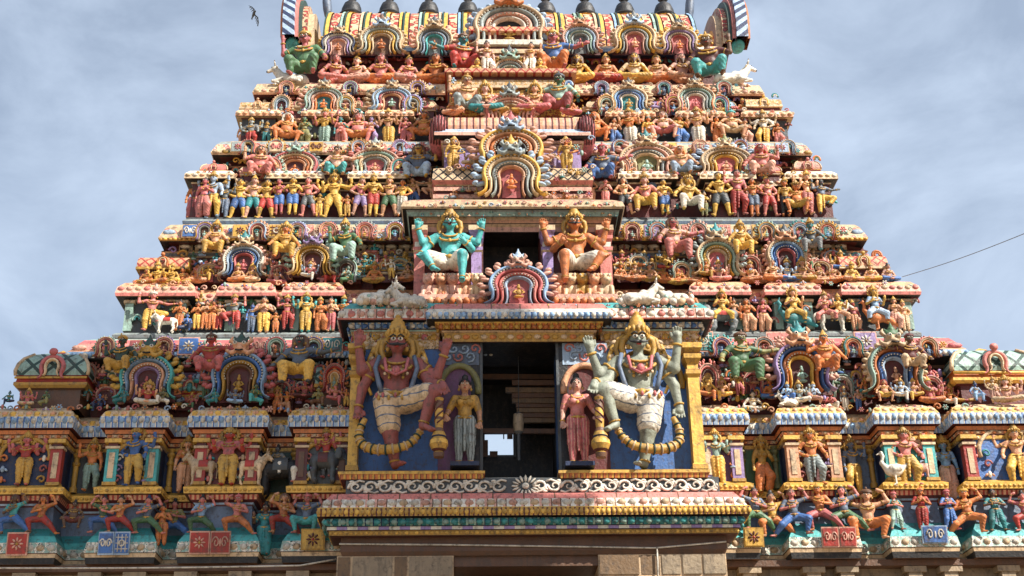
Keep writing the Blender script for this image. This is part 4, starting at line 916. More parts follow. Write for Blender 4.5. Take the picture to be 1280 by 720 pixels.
for pa, pb_ in ((446, 520), (772, 868)):     # curled lotus leaves along the porch roof edge
    m = MB(); n = 9
    for i in range(n):
        c = W(pa+(i+.5)*(pb_-pa)/n, 377, PW-.34); m.ell(c, (.13,.10,.10), ('white','cream','lightpink')[i % 3], 8, 5, Matrix.Rotation(.6*(-1)**i, 3, 'Y')); m.ell((c.x+.05, c.y, c.z+.13), (.07,.07,.09), 'mint' if i % 4 == 1 else 'white', 7, 5)
    part('leaf_crest', m, PO)
m = MB(); YY = 36.05
for pt_, pb2, k, o_ in ((56, 62, 'white', .30), (63, 66, 'maroon', .18), (67, 72, 'cream', .26), (73, 76, 'lightpink', .2), (77, 92, 'floral_gold', .08)):
    m.box(X(598, 60, YY), X(678, 60, YY), YY-o_, YY+.5, Z(pb2, YY), Z(pt_, YY), k)
part('pedestal', m, UP)
m = MB(); YY = 34.97
for pt_, pb2, k, o_ in ((101, 108, 'floral_gold', .05), (109, 112, 'cream', .12), (113, 146, 'floral_yellow', .02)):
    m.box(X(562, 120, YY), X(714, 120, YY), YY-o_, YY+.4, Z(pb2, YY), Z(pt_, YY), k)
part('pedestal', m, UP)
# ---- little vaulted storey over the upper porch
PS = 33.9
m = MB()
def sw(rows, xpx, Y, name): return strip(rows, xpx, Y, name, UP, 2.0)
sw([(.15,256,'paleblue'),(.15,249,'cream'),(.2,248,'lightpink'),(.2,243,'maroon'),(.12,242,'maroon'),(.12,239,'lightpink'),(.18,238.5,'lightpink'),(.18,234,'maroon'),(.1,233,'cream'),(.14,231,'pink'),(.24,225,'lattice_bw'),(.20,211,'cream'),(-.1,210,'cream')], (550, 732), PS, 'podium')
sw([(0,214,'lilac'),(0,185,'cream'),(.04,184,'lightpink'),(.05,181,'maroon'),(.05,180,'cream'),(.09,179,'lightpink'),(.10,176,'maroon'),(.06,175,'black'),(.26,170,'black'),(.30,169,'lightpink'),(.30,165,'paleblue'),(.1,161,'lightpink'),(-.6,160,'maroon')], (555, 727), PS+.25, 'vault_wall')
m = MB(); YV = PS+.9; x0, x1 = X(549, 152, PS), X(733, 152, PS); zv = Z(162, PS+.1); hv = Z(142, PS+.3)-zv
T = [R(-15+i*15) for i in range(14)]
vs = [p for t in T for p in ((x0+.25, YV-.8*math.cos(t), zv+.15+hv*.85*math.sin(t)), (x1-.25, YV-.8*math.cos(t), zv+.15+hv*.85*math.sin(t)))]
m.add(vs, [(2*i, 2*i+1, 2*i+3, 2*i+2) for i in range(13)], 'rib_peach', False)
for x in (x0, x1): m.ell((x, YV-.1, zv+.12), (.34, .92, hv*.85), 'rose', 12, 8)
for x in (x0, x1):
    for j in range(-3, 4): m.tube([(x+j*.085, YV-.1-.93*math.cos(R(t))*math.sqrt(1-(j/4.6)**2), zv+.12+hv*.86*math.sin(R(t))*math.sqrt(1-(j/4.6)**2)) for t in range(-60, 91, 15)], .022, 'maroon', 5)
part('vault', m, UP)
# stepped central spine above it (walls that carry the chain of gables)
for pa, pb_, pt_, pbm, YY in ((560, 716, 96, 150, 35.0), (590, 686, 44, 108, 36.3)):
    m = MB(); slab_px(m, pa, pb_, pt_, pbm, YY, 1.6, 'maroon'); m.box(X(pa-4, pt_, YY), X(pb_+4, pt_, YY), YY-.25, YY+1.5, Z(pt_, YY)+.003, Z(pt_-5, YY), 'lattice_gold'); part('spine_block', m, UP)

# ------------------------------------------------------------------ gables
G = gable
# over storey 1
G(185, 432, 500, 72, 32.35, 'yellow', ['turquoise', 'lightblue', 'peach', 'lilac'], 'maroon', 'gold', 'darkgreen')
G(300, 428, 500, 74, 32.35, 'rose', ['lightblue', 'blue', 'gold', 'brown'], 'maroon', 'peach', 'darkgreen')
G(1000, 416, 490, 74, 32.35, 'lightpink', ['lilac', 'blue', 'orange', 'yellow'], 'maroon', 'peach', 'teal')
G(1117, 418, 490, 72, 32.35, 'cream', ['mint', 'orange', 'blue', 'paleblue'], 'maroon', 'cream', 'green', style='bead')
# over storey 2
G(305, 298, 345, 56, 33.9, 'lightpink', ['white', 'paleblue', 'blue', 'rose'], 'maroon', 'cream', 'teal', style='bead')
G(391, 296, 344, 56, 33.9, 'mint', ['cream', 'yellow', 'gold', 'brown'], 'maroon', 'lilac', 'brown')
G(896, 290, 345, 58, 33.9, 'skygrey', ['cream', 'mint', 'yellow', 'cream'], 'rose', 'cream', 'teal')
G(982, 290, 342, 54, 33.9, 'lightpink', ['cream', 'lightblue', 'blue', 'rose'], 'maroon', 'peach', 'slate', style='bead')
# over storey 3
G(369, 183, 224, 62, 35.1, 'skygrey', ['rose', 'cream', 'orange', 'peach'], 'maroon', 'mint', 'grey', style='bead')
G(469, 180, 222, 66, 35.1, 'pink', ['lightpink', 'mint', 'cream', 'skygrey'], 'rose', 'cream', 'skygrey')
G(808, 172, 222, 76, 35.1, 'lightpink', ['cream', 'lightpink', 'skygrey', 'cream'], 'olive', 'cream', 'teal')
G(907, 177, 220, 70, 35.1, 'paleblue', ['cream', 'cream', 'gold', 'yellow'], 'rose', 'cream', 'olive')
# over storey 4
G(405, 104, 140, 52, 36.3, 'lightpink', ['mint', 'skygrey', 'lightpink', 'orange'], 'teal', 'cream', 'slate')
G(490, 104, 138, 54, 36.3, 'cream', ['paleblue', 'lightblue', 'rose', 'peach'], 'maroon', 'cream', 'slate')
G(786, 104, 139, 50, 36.3, 'cream', ['cream', 'lightblue', 'blue', 'white'], 'teal', 'cream', 'slate')
G(869, 102, 140, 52, 36.3, 'peach', ['cream', 'mint', 'skygrey', 'white'], 'rose', 'cream', 'slate')
# on the roof
G(423, 36, 68, 46, 36.9, 'yellow', ['navy', 'white', 'lilac', 'lightpink'], 'lightpink', 'cream', 'slate', style='bead')
G(477, 26, 67, 58, 36.85, 'cream', ['cream', 'skygrey', 'yellow', 'cream'], 'brown', 'paleblue', 'brown', style='bead')
G(543, 28, 68, 50, 36.9, 'lightpink', ['cream', 'grey', 'paleblue', 'turquoise'], 'skygrey', 'cream', 'slate')
G(725, 26, 66, 50, 36.9, 'lightpink', ['lightpink', 'paleblue', 'mint', 'skygrey'], 'grey', 'peach', 'green')
G(793, 23, 66, 56, 36.85, 'cream', ['cream', 'yellow', 'skygrey', 'lightpink'], 'rose', 'paleblue', 'grey', style='bead')
G(849, 30, 66, 48, 36.9, 'yellow', ['cream', 'lilac', 'cream', 'rose'], 'pink', 'cream', 'slate')
G(636, -4, 62, 96, 36.3, 'paleblue', ['cream', 'skygrey', 'lightpink', 'white'], 'black', 'orange', 'maroon', style='bead')
# central chain
G(639, 152, 212, 86, 33.45, 'lightpink', ['yellow', 'peach', 'orange', 'black'], 'white', 'paleblue', 'rose')
G(639, 182, 246, 78, 33.2, 'paleblue', ['yellow', 'cream', 'skygrey', 'peach'], 'rose', 'skygrey', 'gold')
G(637, 112, 158, 66, 34.6, 'lightpink', ['pink', 'lightpink', 'lightpink', 'cream'], 'peach', 'skygrey', 'slate', style='bead')
G(637, 66, 116, 46, 35.7, 'gold', ['cream', 'skygrey', 'mint', 'cream'], 'rose', 'mint', 'slate')
G(648, 322, 382, 80, 31.95, 'lightpink', ['lightblue', 'rose', 'pink', 'paleblue'], 'rose', 'lightpink', 'paleblue', masksc=.9)
# small gables standing in the rows
for q in ((163, 462, 490, 26, 32.5, 'maroon', ['red', 'maroon'], 'gold'), (133, 482, 504, 28, 32.9, 'rose', ['lightpink', 'rose'], 'maroon'), (352, 474, 500, 26, 32.9, 'pink', ['lightpink', 'rose'], 'maroon'), (418, 452, 490, 30, 32.4, 'orange', ['pink', 'red'], 'gold'),
          (885, 452, 490, 28, 32.4, 'pink', ['lightpink', 'pink'], 'gold'), (941, 462, 494, 28, 32.9, 'pink', ['lightpink', 'rose'], 'pink'), (1053, 466, 500, 30, 32.9, 'skygrey', ['mint', 'white'], 'grey'), (1164, 468, 500, 30, 32.6, 'pink', ['lightpink', 'pink'], 'rose'),
          (262, 328, 352, 34, 34.1, 'pink', ['lightpink', 'cream'], 'rose'), (350, 330, 350, 28, 34.1, 'pink', ['lightpink', 'rose'], 'maroon'), (433, 322, 350, 30, 34.0, 'grey', ['mint', 'grey'], 'slate'), (852, 326, 350, 26, 34.0, 'skygrey', ['mint', 'cream'], 'rose'), (938, 318, 346, 28, 34.0, 'pink', ['lightpink', 'pink'], 'rose'), (1026, 324, 346, 30, 34.0, 'lightpink', ['pink', 'cream'], 'rose'),
          (500, 322, 342, 26, 34.0, 'gold', ['mint', 'cream'], 'slate'), (798, 318, 336, 26, 34.0, 'grey', ['skygrey', 'cream'], 'slate')):
    G(*q[:6], q[6], q[7], nomask=True)
rr_ = random.Random(3); cc_ = ['lightpink','pink','cream','mint','skygrey','paleblue','gold','orange','rose','peach','lilac','turquoise']
def pick(): return rr_.choice(cc_)
for Y_, pt_, pb2, w_, xs_l in ((32.58, 420, 446, 26, (132, 205, 345, 392, 902, 955, 1066, 1160)), (33.88, 277, 300, 24, (256, 322, 372, 410, 456, 494, 790, 822, 872, 958, 1000, 1034)), (35.12, 174, 193, 20, (310, 345, 448, 500, 775, 875, 925, 985)),
    (36.32, 101, 118, 20, (358, 438, 522, 752, 830, 905)), (36.25, 118, 143, 24, (352, 432, 516, 758, 842, 900)), (35.0, 196, 224, 26, (340, 500, 776, 942)), (34.3, 312, 334, 24, (330, 372, 462, 880, 955, 1040)), (32.95, 452, 480, 26, (110, 262, 330, 394, 908, 962, 1085, 1150))):
    for x_ in xs_l: G(x_, pt_, pb2, w_, Y_, pick(), [pick(), pick(), pick()], rr_.choice(['maroon', 'navy', 'rose', 'brown']), nomask=True, style=rr_.choice(['leaf', 'bead']))
# ------------------------------------------------------------------ little shrines
shrine(64, 430, 510, 92, 32.35, 'lattice_teal', 'brown', 'red', 'gold', 'rose')
shrine(1246, 424, 504, 112, 32.35, 'lattice_teal', 'maroon', 'orange', 'yellow', 'pink')
shrine(418, 452, 506, 50, 32.5, 'lattice_teal', 'brown', 'red', 'gold', 'orange', 'barrel')
for px, k in ((237, 'mint'), (348, 'lilac')): shrine(px, 466, 512, 46, 33.0, k, 'maroon', 'red', 'gold', 'rose')
for px, k in ((918, 'lilac'), (965, 'lilac'), (1062, 'lilac'), (1172, 'lilac'), (893, 'lattice_teal')): shrine(px, 466, 504, 40, 33.0, k, 'maroon', 'red', 'yellow', 'pink')
shrine(203, 314, 352, 66, 33.9, 'lattice_gold', 'maroon', 'yellow', 'gold', 'orange', 'barrel')
shrine(1080, 312, 352, 62, 33.9, 'lattice_gold', 'maroon', 'orange', 'cream', 'gold', 'barrel')
for px, k in ((268, 'lightpink'), (346, 'pink'), (436, 'mint'), (860, 'skygrey'), (940, 'pink'), (1030, 'peach')): shrine(px, 326, 354, 38, 34.15, k, 'maroon', 'rose', 'cream', 'pink')
for px, k in ((480, 'grey'), (512, 'grey'), (785, 'grey'), (815, 'grey')): shrine(px, 322, 352, 34, 33.95, k, 'maroon', 'brown', 'cream', 'gold')
for px, pt, k in ((267, 200, 'pink'), (317, 204, 'pink'), (420, 202, 'paleblue'), (522, 200, 'paleblue'), (757, 198, 'paleblue'), (858, 200, 'paleblue'), (960, 203, 'pink'), (1010, 196, 'lightpink')): shrine(px, pt, 226, 34, 35.15, k, 'maroon', 'rose', 'cream', 'pink')
shrine(322, 122, 146, 46, 36.3, 'floral_gold', 'slate', 'skygrey', 'cream', 'peach', 'barrel'); shrine(955, 118, 144, 46, 36.3, 'floral_gold', 'maroon', 'skygrey', 'cream', 'yellow', 'barrel')
for px, k in ((372, 'cream'), (448, 'cream'), (530, 'cream'), (748, 'cream'), (826, 'lilac'), (905, 'paleblue')): shrine(px, 122, 146, 30, 36.35, k, 'maroon', 'orange', 'cream', 'rose')
# ------------------------------------------------------------------ painted panels hung on slabs and base
def panel(px, pt, pb, wpx, Y, k, edge='cream', tilt=0.):
    k = k.replace('floral_', '') if k.startswith('floral_') and k.replace('floral_', '') in C else {'floral_cream': 'cream'}.get(k, k); lt = 'white' if k in ('blue', 'teal', 'turquoise', 'lilac', 'rose') else 'lightpink' if k in ('red', 'pink') else 'maroon' if k in ('gold', 'yellow') else 'rose'
    m = MB(); w2 = (X(px+wpx/2, pt, Y)-X(px-wpx/2, pt, Y))/2; h = Z(pt, Y)-Z(pb, Y)
    m.box(-w2, w2, -.03, .03, 0, h, edge); m.box(-w2*.88, w2*.88, -.045, -.028, h*.07, h*.93, k)
    v = random.randint(0, 2); c0 = h/2; r = min(w2, h/2)*.72
    if v == 0:
        for i in range(8): m.ell((r*.55*math.cos(i*math.pi/4), -.05, c0+r*.55*math.sin(i*math.pi/4)), (r*.34, .02, r*.14), lt, 7, 4, Matrix.Rotation(-i*math.pi/4, 3, 'Y'))
        m.ell((0, -.055, c0), (r*.2, .02, r*.2), 'gold' if k not in ('gold', 'yellow') else 'red', 8, 4)
    elif v == 1:
        for a in (-1, 0, 1):
            m.tube([(a*w2*.5, -.048, h*.12), (a*w2*.5, -.048, h*.88)], .012, lt, 5); m.tube([(-w2*.8, -.048, c0+a*h*.25), (w2*.8, -.048, c0+a*h*.25)], .012, lt, 5)
        m.tube([(r*.5*math.cos(t), -.05, c0+r*.5*math.sin(t)) for t in [i*.6283 for i in range(10)]], .02, 'white', 5, True)
    else:
        for s in (-1, 1): m.tube([(s*(w2*.42+r*.5*(1-t*.8)*math.cos(8*t)), -.048, c0+r*.9*(1-t*.8)*math.sin(8*t)) for t in [i/14 for i in range(15)]], .02, lt, 5)
        m.ell((0, -.05, c0), (r*.16, .02, r*.6), lt, 7, 4)
    o = link('painted_panel', m.mesh('painted_panel'), TOWER, (X(px, pb, Y), Y-40, Z(pb, Y)), rot=(tilt, 0, 0)); return o
for q in ((21, 662, 690, 26, 'floral_red'), (132, 662, 690, 19, 'floral_blue'), (152, 662, 690, 19, 'floral_blue'), (249, 662, 690, 25, 'floral_red'), (275, 662, 690, 25, 'floral_red'), (391, 660, 686, 30, 'floral_yellow'),
          (943, 662, 686, 25, 'floral_yellow'), (1039, 662, 687, 21, 'floral_red'), (1061, 662, 687, 21, 'floral_red'), (1170, 661, 683, 32, 'floral_blue')):
    panel(*q[:4], Y1-.33, q[4], 'lightpink' if 'red' in q[4] else 'paleblue' if 'blue' in q[4] else 'gold', R(8))
for q in ((235, 421, 443, 26, 'floral_blue'), (325, 421, 443, 20, 'pink'), (415, 421, 441, 27, 'floral_teal'), (880, 415, 441, 26, 'floral_teal'), (975, 416, 440, 30, 'floral_pink'), (1084, 416, 440, 28, 'floral_lilac'), (170, 424, 440, 18, 'rose')):
    panel(*q[:4], 32.62, q[4], 'lightpink')
for px, k in ((237, 'floral_blue'), (300, 'floral_yellow'), (345, 'gold'), (383, 'floral_pink'), (405, 'floral_cream'), (462, 'floral_pink'), (815, 'floral_lilac'), (862, 'floral_pink'), (905, 'floral_pink'), (950, 'floral_yellow'), (985, 'gold'), (1040, 'floral_teal')): panel(px, 281, 297, 20, 33.9, k)
for px, k in ((297, 'skygrey'), (345, 'floral_cream'), (395, 'gold'), (512, 'paleblue'), (838, 'floral_yellow'), (880, 'cream'), (978, 'paleblue')): panel(px, 178, 191, 18, 35.1, k)

# ------------------------------------------------------------------ dense small plaster carving that nobody could count
cr_ = random.Random(11)
PAL = ['peach','lightpink','pink','cream','orange','gold','rose','mint','turquoise','paleblue','blue','white','yellow','brick','green','lilac','teal']
def carve(m, x, y, z, s, k, kind):
    k2 = cr_.choice(PAL)
    if kind == 0:      # bud with two leaves
        m.ell((x, y, z), (s*.28, s*.25, s*.45), k, 6, 4)
        for q in (-1, 1): m.ell((x+q*s*.42, y, z-s*.1), (s*.3, s*.15, s*.16), k2, 6, 4, Matrix.Rotation(q*.7, 3, 'Y'))
    elif kind == 1:    # scroll
        q = cr_.choice((-1, 1)); m.tube([(x+q*s*.55*(1-t*.75)*math.cos(6.5*t), y, z+s*.55*(1-t*.75)*math.sin(6.5*t)) for t in [i/9 for i in range(10)]], s*.15, k, 4)
    elif kind == 2:    # tiny image with head, body, knees and arms
        m.ell((x, y, z+s*.1), (s*.26, s*.22, s*.38), k, 6, 4); m.ell((x, y-s*.1, z+s*.62), (s*.17, s*.17, s*.2), k, 6, 4); m.ell((x, y, z+s*.85), (s*.13, s*.13, s*.2), 'gold', 5, 4)
        m.ell((x, y-s*.15, z-s*.3), (s*.52, s*.25, s*.18), k2, 7, 4)
        for q in (-1, 1): m.tube([(x+q*s*.25, y, z+s*.35), (x+q*s*.48, y-s*.12, z+s*.1), (x+q*s*.3, y-s*.3, z-s*.05)], s*.10, k, 4)
    elif kind == 3:    # rosette
        for i in range(6): m.ell((x+s*.34*math.cos(i*1.047), y, z+s*.34*math.sin(i*1.047)), (s*.24, s*.14, s*.15), k, 5, 4, Matrix.Rotation(-i*1.047, 3, 'Y'))
        m.ell((x, y-s*.08, z), (s*.16, s*.14, s*.16), k2, 6, 4)
    else:              # miniature arch
        m.tube([(x+s*.45*math.cos(R(t)), y, z+s*.5*math.sin(R(t))) for t in range(-20, 201, 22)], s*.14, k, 5); m.tube([(x+s*.24*math.cos(R(t)), y-.02, z+s*.28*math.sin(R(t))) for t in range(-20, 201, 22)], s*.10, k2, 4)
def carving(name, Y, pt, pb, x0, x1, step, smin, smax, kinds, parent, gap=None, pal=None):
    m = MB(); px = x0
    while px < x1:
        px += step*cr_.uniform(.7, 1.3)
        if gap and gap[0] < px < gap[1]: continue
        p = W(px, cr_.uniform(pt, pb), Y); carve(m, p.x, p.y, p.z, cr_.uniform(smin, smax), cr_.choice(pal or PAL), cr_.choice(kinds))
    o = part(name, m, parent); o['kind'] = 'stuff'; return o
GP = (438, 876); GU = (516, 768); GS = (548, 734)
WARM = ['peach','lightpink','cream','orange','gold','pink','rose','mint','paleblue','white']
carving('carved_frieze', 32.60, 427, 441, 112, 1178, 9, .12, .20, (0, 1, 3, 3), S1, GP)
carving('carved_frieze', 33.90, 284, 297, 222, 1060, 8, .12, .19, (0, 1, 3), S2, GU)
carving('carved_frieze', 35.13, 180, 190, 282, 996, 8, .12, .19, (0, 1, 3), S3, GS)
carving('carved_frieze', 36.33, 105, 115, 334, 938, 9, .10, .17, (0, 1, 3), S4, (552, 724))
for pt_, pb2, dy in ((450, 470, .35), (470, 488, .2), (488, 502, .05)): carving('parapet_carving', 32.95-dy*.3, pt_, pb2, 118, 1180, 12, .20, .32, (0, 1, 2, 2, 4), S1, GP)
for pt_, pb2 in ((312, 326), (326, 346)): carving('parapet_carving', 34.25, pt_, pb2, 208, 1084, 11, .18, .30, (0, 2, 2, 4, 1), S2, GU)
for pt_, pb2 in ((198, 208), (208, 220)): carving('parapet_carving', 35.45, pt_, pb2, 262, 1014, 11, .18, .28, (0, 2, 4, 1), S3, GS)
for pt_, pb2 in ((119, 128), (128, 140)): carving('parapet_carving', 36.6, pt_, pb2, 318, 962, 11, .17, .27, (0, 2, 4, 1), S4, (556, 722))
carving('cornice_carving', 32.12, 508, 513, -10, 1300, 11, .13, .19, (0, 1, 3), S1, GP, WARM)
carving('cornice_carving', 33.55, 352, 362, 158, 1140, 10, .12, .18, (0, 1, 3), S2, (444, 872), WARM)
carving('cornice_carving', 34.80, 212, 219, 240, 1040, 9, .11, .16, (0, 1, 3), S3, GU, WARM)
carving('cornice_carving', 36.02, 136, 143, 300, 986, 9, .11, .16, (0, 1, 3), S4, GS, WARM)
carving('wall_carving', 33.72, 376, 404, 160, 1138, 15, .20, .30, (0, 2, 4), S2, (444, 872))
carving('wall_carving', 34.95, 228, 262, 242, 1038, 15, .20, .30, (0, 2, 4), S3, GU, ['maroon', 'rose', 'teal', 'bluegrey', 'brick', 'olive', 'gold'])
carving('wall_carving', 36.15, 148, 176, 302, 984, 14, .20, .28, (0, 2, 4), S4, GS, ['maroon', 'rose', 'teal', 'bluegrey', 'brick', 'olive', 'gold'])
carving('neck_carving', 37.35, 72, 96, 392, 884, 13, .25, .35, (0, 4, 1), NECK, (590, 690), ['maroon', 'brick', 'rose', 'brown'])
carving('spine_carving', 34.75, 100, 142, 560, 716, 7, .18, .30, (0, 2, 4, 3), UP, (606, 668), WARM)
carving('spine_carving', 36.0, 55, 98, 592, 684, 7, .16, .26, (0, 2, 4, 3), UP, (616, 658), WARM)
for pt_, pb2 in ((206, 224), (236, 248), (172, 200)): carving('podium_carving', 33.62, pt_, pb2, 550, 732, 9, .13, .22, (0, 1, 2, 3), UP, (596, 682), WARM)
carving('porch_carving', PU-.36, 264, 270, 518, 762, 9, .07, .10, (0, 3), UP, None, ['mint','cream','peach','teal'])
carving('porch_carving', PU-.49, 252, 259, 514, 766, 8, .09, .14, (0, 1, 3), UP, None, WARM)
carving('porch_carving', PW-.50, 381, 385, 446, 868, 9, .09, .13, (0, 3), PO, None, WARM)
for pa, pb_ in ((518, 604), (690, 772)): carving('porch_carving', PU-.62, 366, 380, pa, pb_, 6, .13, .2, (0, 1, 1), UP, None, ['peach', 'orange', 'lightpink', 'cream', 'pink'])
for (a, b) in ((440, 547), (754, 872)): carving('porch_carving', PW-.06, 417, 426, a, b, 7, .09, .13, (0, 1, 3), PO, None, ['gold', 'cream', 'yellow', 'peach'])
for i in range(8):    # crowded niches of the lowest storey: side images and arch over each niche
    a, b = b1[i]; pxm = (X(0, 570, Y1), ); m = MB(); xc = (a+b)/2; zt3 = Z(556, Y1); rw = (b-a)*.34
    m.tube([(xc+rw*math.cos(R(t)), Y1-.05, zt3-.25+rw*.75*math.sin(R(t))) for t in range(-15, 196, 15)], .06, cr_.choice(['gold', 'cream', 'peach', 'brick']), 6)
    for t in range(-10, 191, 20): m.ell((xc+rw*1.12*math.cos(R(t)), Y1-.05, zt3-.25+rw*.87*math.sin(R(t))), (.05, .05, .05), cr_.choice(['gold', 'cream', 'pink']), 5, 4)
    for s in (-1, 1):
        for j in range(3): carve(m, xc+s*(b-a)*.27, Y1-.08, Z(597-13*j, Y1), .20, cr_.choice(PAL), cr_.choice((0, 1, 2)))
    o = part('niche_arch', m, S1)
# ------------------------------------------------------------------ statues, row by row
# pose px top foot skin cloth hat[=colour] [extras: f flip, b:colour bodice, w:width, y:depth shift, beard, nj no jewellery]
def rows(group, Y, text, dflt_hat='kirita+locks', zfoot=None):
    for ln in text.strip().splitlines():
        t = ln.split(); pose, px, top, foot, skin, cloth = t[0], float(t[1]), float(t[2]), float(t[3]), t[4], t[5]
        hat = dflt_hat; hc = 'gold'; kw = dict(); YY = Y
        for e in t[6:]:
            if e == 'f': kw['flip'] = True
            elif e == 'beard': kw['extra'] = 'beard'
            elif e == 'nj': kw['jewel'] = None
            elif e.startswith('b:'): kw['bodice'] = e[2:]
            elif e.startswith('w:'): kw['sx'] = float(e[2:])
            elif e.startswith('y:'): YY = Y+float(e[2:])
            elif e.startswith('r:'): kw['rz'] = R(float(e[2:]))
            else:
                hat = e.split('=')[0]; hc = e.split('=')[1] if '=' in e else 'gold'
        if hat == '-': hat = ''
        statue(pose, W(px, foot, YY), Z(top, YY, px), skin, None if cloth == '-' else cloth, hat, hc, row=group, **kw)
rows('ledge bearers along the plinth', Y1-.16, '''
atlas 14 617 668 brown blue hair=maroon b:turquoise
atlas 48 618 668 orange red hair=maroon b:orange
gana 90 624 662 brown maroon bun
atlas2 125 617 668 pink blue bun b:green
atlas 147 617 667 peach red bun b:orange
atlas 181 618 668 pink green bun=navy b:bluegrey
pray 201 628 682 orange orange bun y:.1
atlas2 216 622 676 pink blue bun y:.55 b:olive
atlas 249 617 668 pink green bun b:lightblue
atlas2 294 617 668 pink orange turban=rose b:pink
lady2 328 626 694 brown teal bun y:.2 b:teal
atlas2 352 616 668 peach red hair=gold b:orange
atlas3 382 616 668 pink turquoise turban=rose b:bluegrey
atlas2 946 606 664 pink green bun b:bluegrey
atlas 969 612 672 peach orange bun b:yellow y:.1
atlas2 996 607 670 pink blue bun=brown b:bluegrey f
atlas2 1029 604 664 orange rose turban=gold b:orange
atlas 1059 607 666 pink green hair=black b:bluegrey
atlas3 1088 610 676 peach orange turban=brown w:1.1
robe 1122 614 662 pink mint turban=rose b:teal
pray 1155 609 662 orange red turban=orange b:red
robe 1190 611 662 rose blue turban=rose b:blue
atlas2 1214 609 668 orange orange turban=gold b:orange f
robe 1249 609 664 brown teal bun b:teal w:1.15
atlas2 1286 612 664 pink red bun b:rose
''', '-')
rows('deities in the niches of the lowest storey', Y1-.10, '''
four 27 538 607 rose gold kirita+halo b:red w:1.15
wave 110 546 614 orange mint kirita+locks y:.55 b:orange
four2 163 530 608 blue yellow kirita+halo w:1.1
down 228 543 616 peach peach kirita+locks y:.55 b:orange
four 283 531 607 red yellow kirita+halo b:rose w:1.2 y:-.05
seat 345 555 597 slate white bun y:.35 b:grey
kneel 380 556 606 pink white bun y:.2 b:red f
four 408 532 597 rose slate kirita+halo b:red
four 900 533 608 mint yellow kirita+locks
lady 955 543 616 yellow orange kirita+halo y:.55 b:gold
four2 1020 531 608 orange skygrey kirita+halo w:1.1
wave 1072 543 618 bluegrey yellow kirita+locks y:.55 f
four2 1138 531 608 pink yellow kirita+halo w:1.1
lady2 1191 543 624 lightblue lightpink kirita+halo y:.5 b:lightblue
four2 1277 529 608 peach yellow kirita+locks w:1.15 f
''')
rows('seated groups on the first parapet', Y1-.02, '''
lotus4 33 484 507 rose cream kirita+locks
kneel 56 486 507 green olive bun
lalita 9 488 508 teal navy bun f
lalita 80 486 508 brown maroon bun y:.6
seat 122 490 516 blue navy bun y:.5 b:navy
kneel 152 480 506 teal teal bun
lotus4 183 474 506 peach white kirita+halo b:red
kneel 202 482 506 olive white bun f
lalita4 238 490 514 rose green kirita y:.5
kneel 267 482 506 teal teal bun
lotus4 293 483 504 bluegrey lightblue cone
kneel 318 478 506 green turquoise bun f
wave 345 482 518 peach orange kirita+halo y:.45 b:orange
dance 358 486 520 orange peach bun y:.45 f
lalita4 418 478 508 pink rose cone
kneel 397 482 508 olive brown bun
wave 432 484 508 orange yellow bun
lalita 886 468 504 yellow orange kirita+halo
lalita 904 470 504 peach yellow kirita+locks f
sage 942 487 514 white white bun y:.45 b:white
kneel 985 476 504 lightblue blue cone
lotus4 1001 474 503 skygrey white kirita+locks
kneel 1018 476 504 paleblue lightpink cone f
kneel 1040 488 514 rose white bun y:.5
down 1058 482 514 grey white cone y:.5
down 1074 484 514 lightpink blue bun y:.5
gana 1107 474 503 peach yellow hair=red
lalita4 1128 472 503 paleblue white kirita+locks
lalita 1145 472 503 lightpink yellow kirita f
lotus4 1164 470 504 rose orange cone y:.2
lalita 1189 480 512 orange white kirita+halo y:.45
seat 1222 476 504 blue lightblue bun b:lightblue
four2 1244 470 504 cream lightpink kirita
lotus4 1260 468 503 lightpink cream kirita+halo w:1.2
''')
rows('guardians leaning out under the first slab', 32.12, '''
bust 150 418 468 darkgreen gold turban=gold
bust2 262 416 468 red rose turban=brown b:red
guard 372 418 486 slate yellow hair=brown b:bluegrey w:1.1
guard 930 414 482 olive green turban=brown w:1.15 b:green
bust 1034 412 466 orange orange cone b:orange
bust2 1141 416 464 brown cream turban=maroon b:maroon f
''')
rows('narrative figures on the second storey', Y2-.25, '''
dance 186 364 414 pink yellow turban=white w:1.25
pray 222 374 414 orange orange bun
kneel 232 390 415 blue navy bun
pray 245 376 412 orange yellow bun
pray 255 374 412 peach orange bun
pray 264 374 412 orange orange bun
down 273 378 412 peach red bun
dance 292 366 412 pink red kirita b:grey f w:1.2
down 313 378 415 blue bluegrey bun
pray 329 369 416 peach yellow bun b:lightpink w:1.15
child 344 388 416 orange orange bun
wave 358 367 412 rose red kirita
four 381 364 415 turquoise yellow kirita+locks b:yellow w:1.1
lady 400 370 414 orange orange kirita
pray 413 370 414 peach rose bun
wave 428 368 412 turquoise orange kirita b:orange
lady2 866 361 413 peach turquoise bun b:orange
rider 904 360 400 orange yellow kirita+locks y:-.12 b:yellow
rider 918 372 398 peach orange bun y:-.05
lady 937 373 415 orange peach hair=gold b:orange
lady 956 373 415 rose peach hair=gold b:rose
rider 994 357 400 peach yellow kirita+halo y:-.12 b:yellow
rider 1034 363 400 lightpink pink kirita y:-.12 b:pink
rider 1050 366 400 yellow peach cone y:-.12
wave 1071 374 414 red peach cone b:rose
rider 1097 356 400 yellow paleblue kirita+halo y:-.12 b:lightblue
lady 1121 370 412 peach lightpink cone
down 1134 374 414 peach cream cone
''')
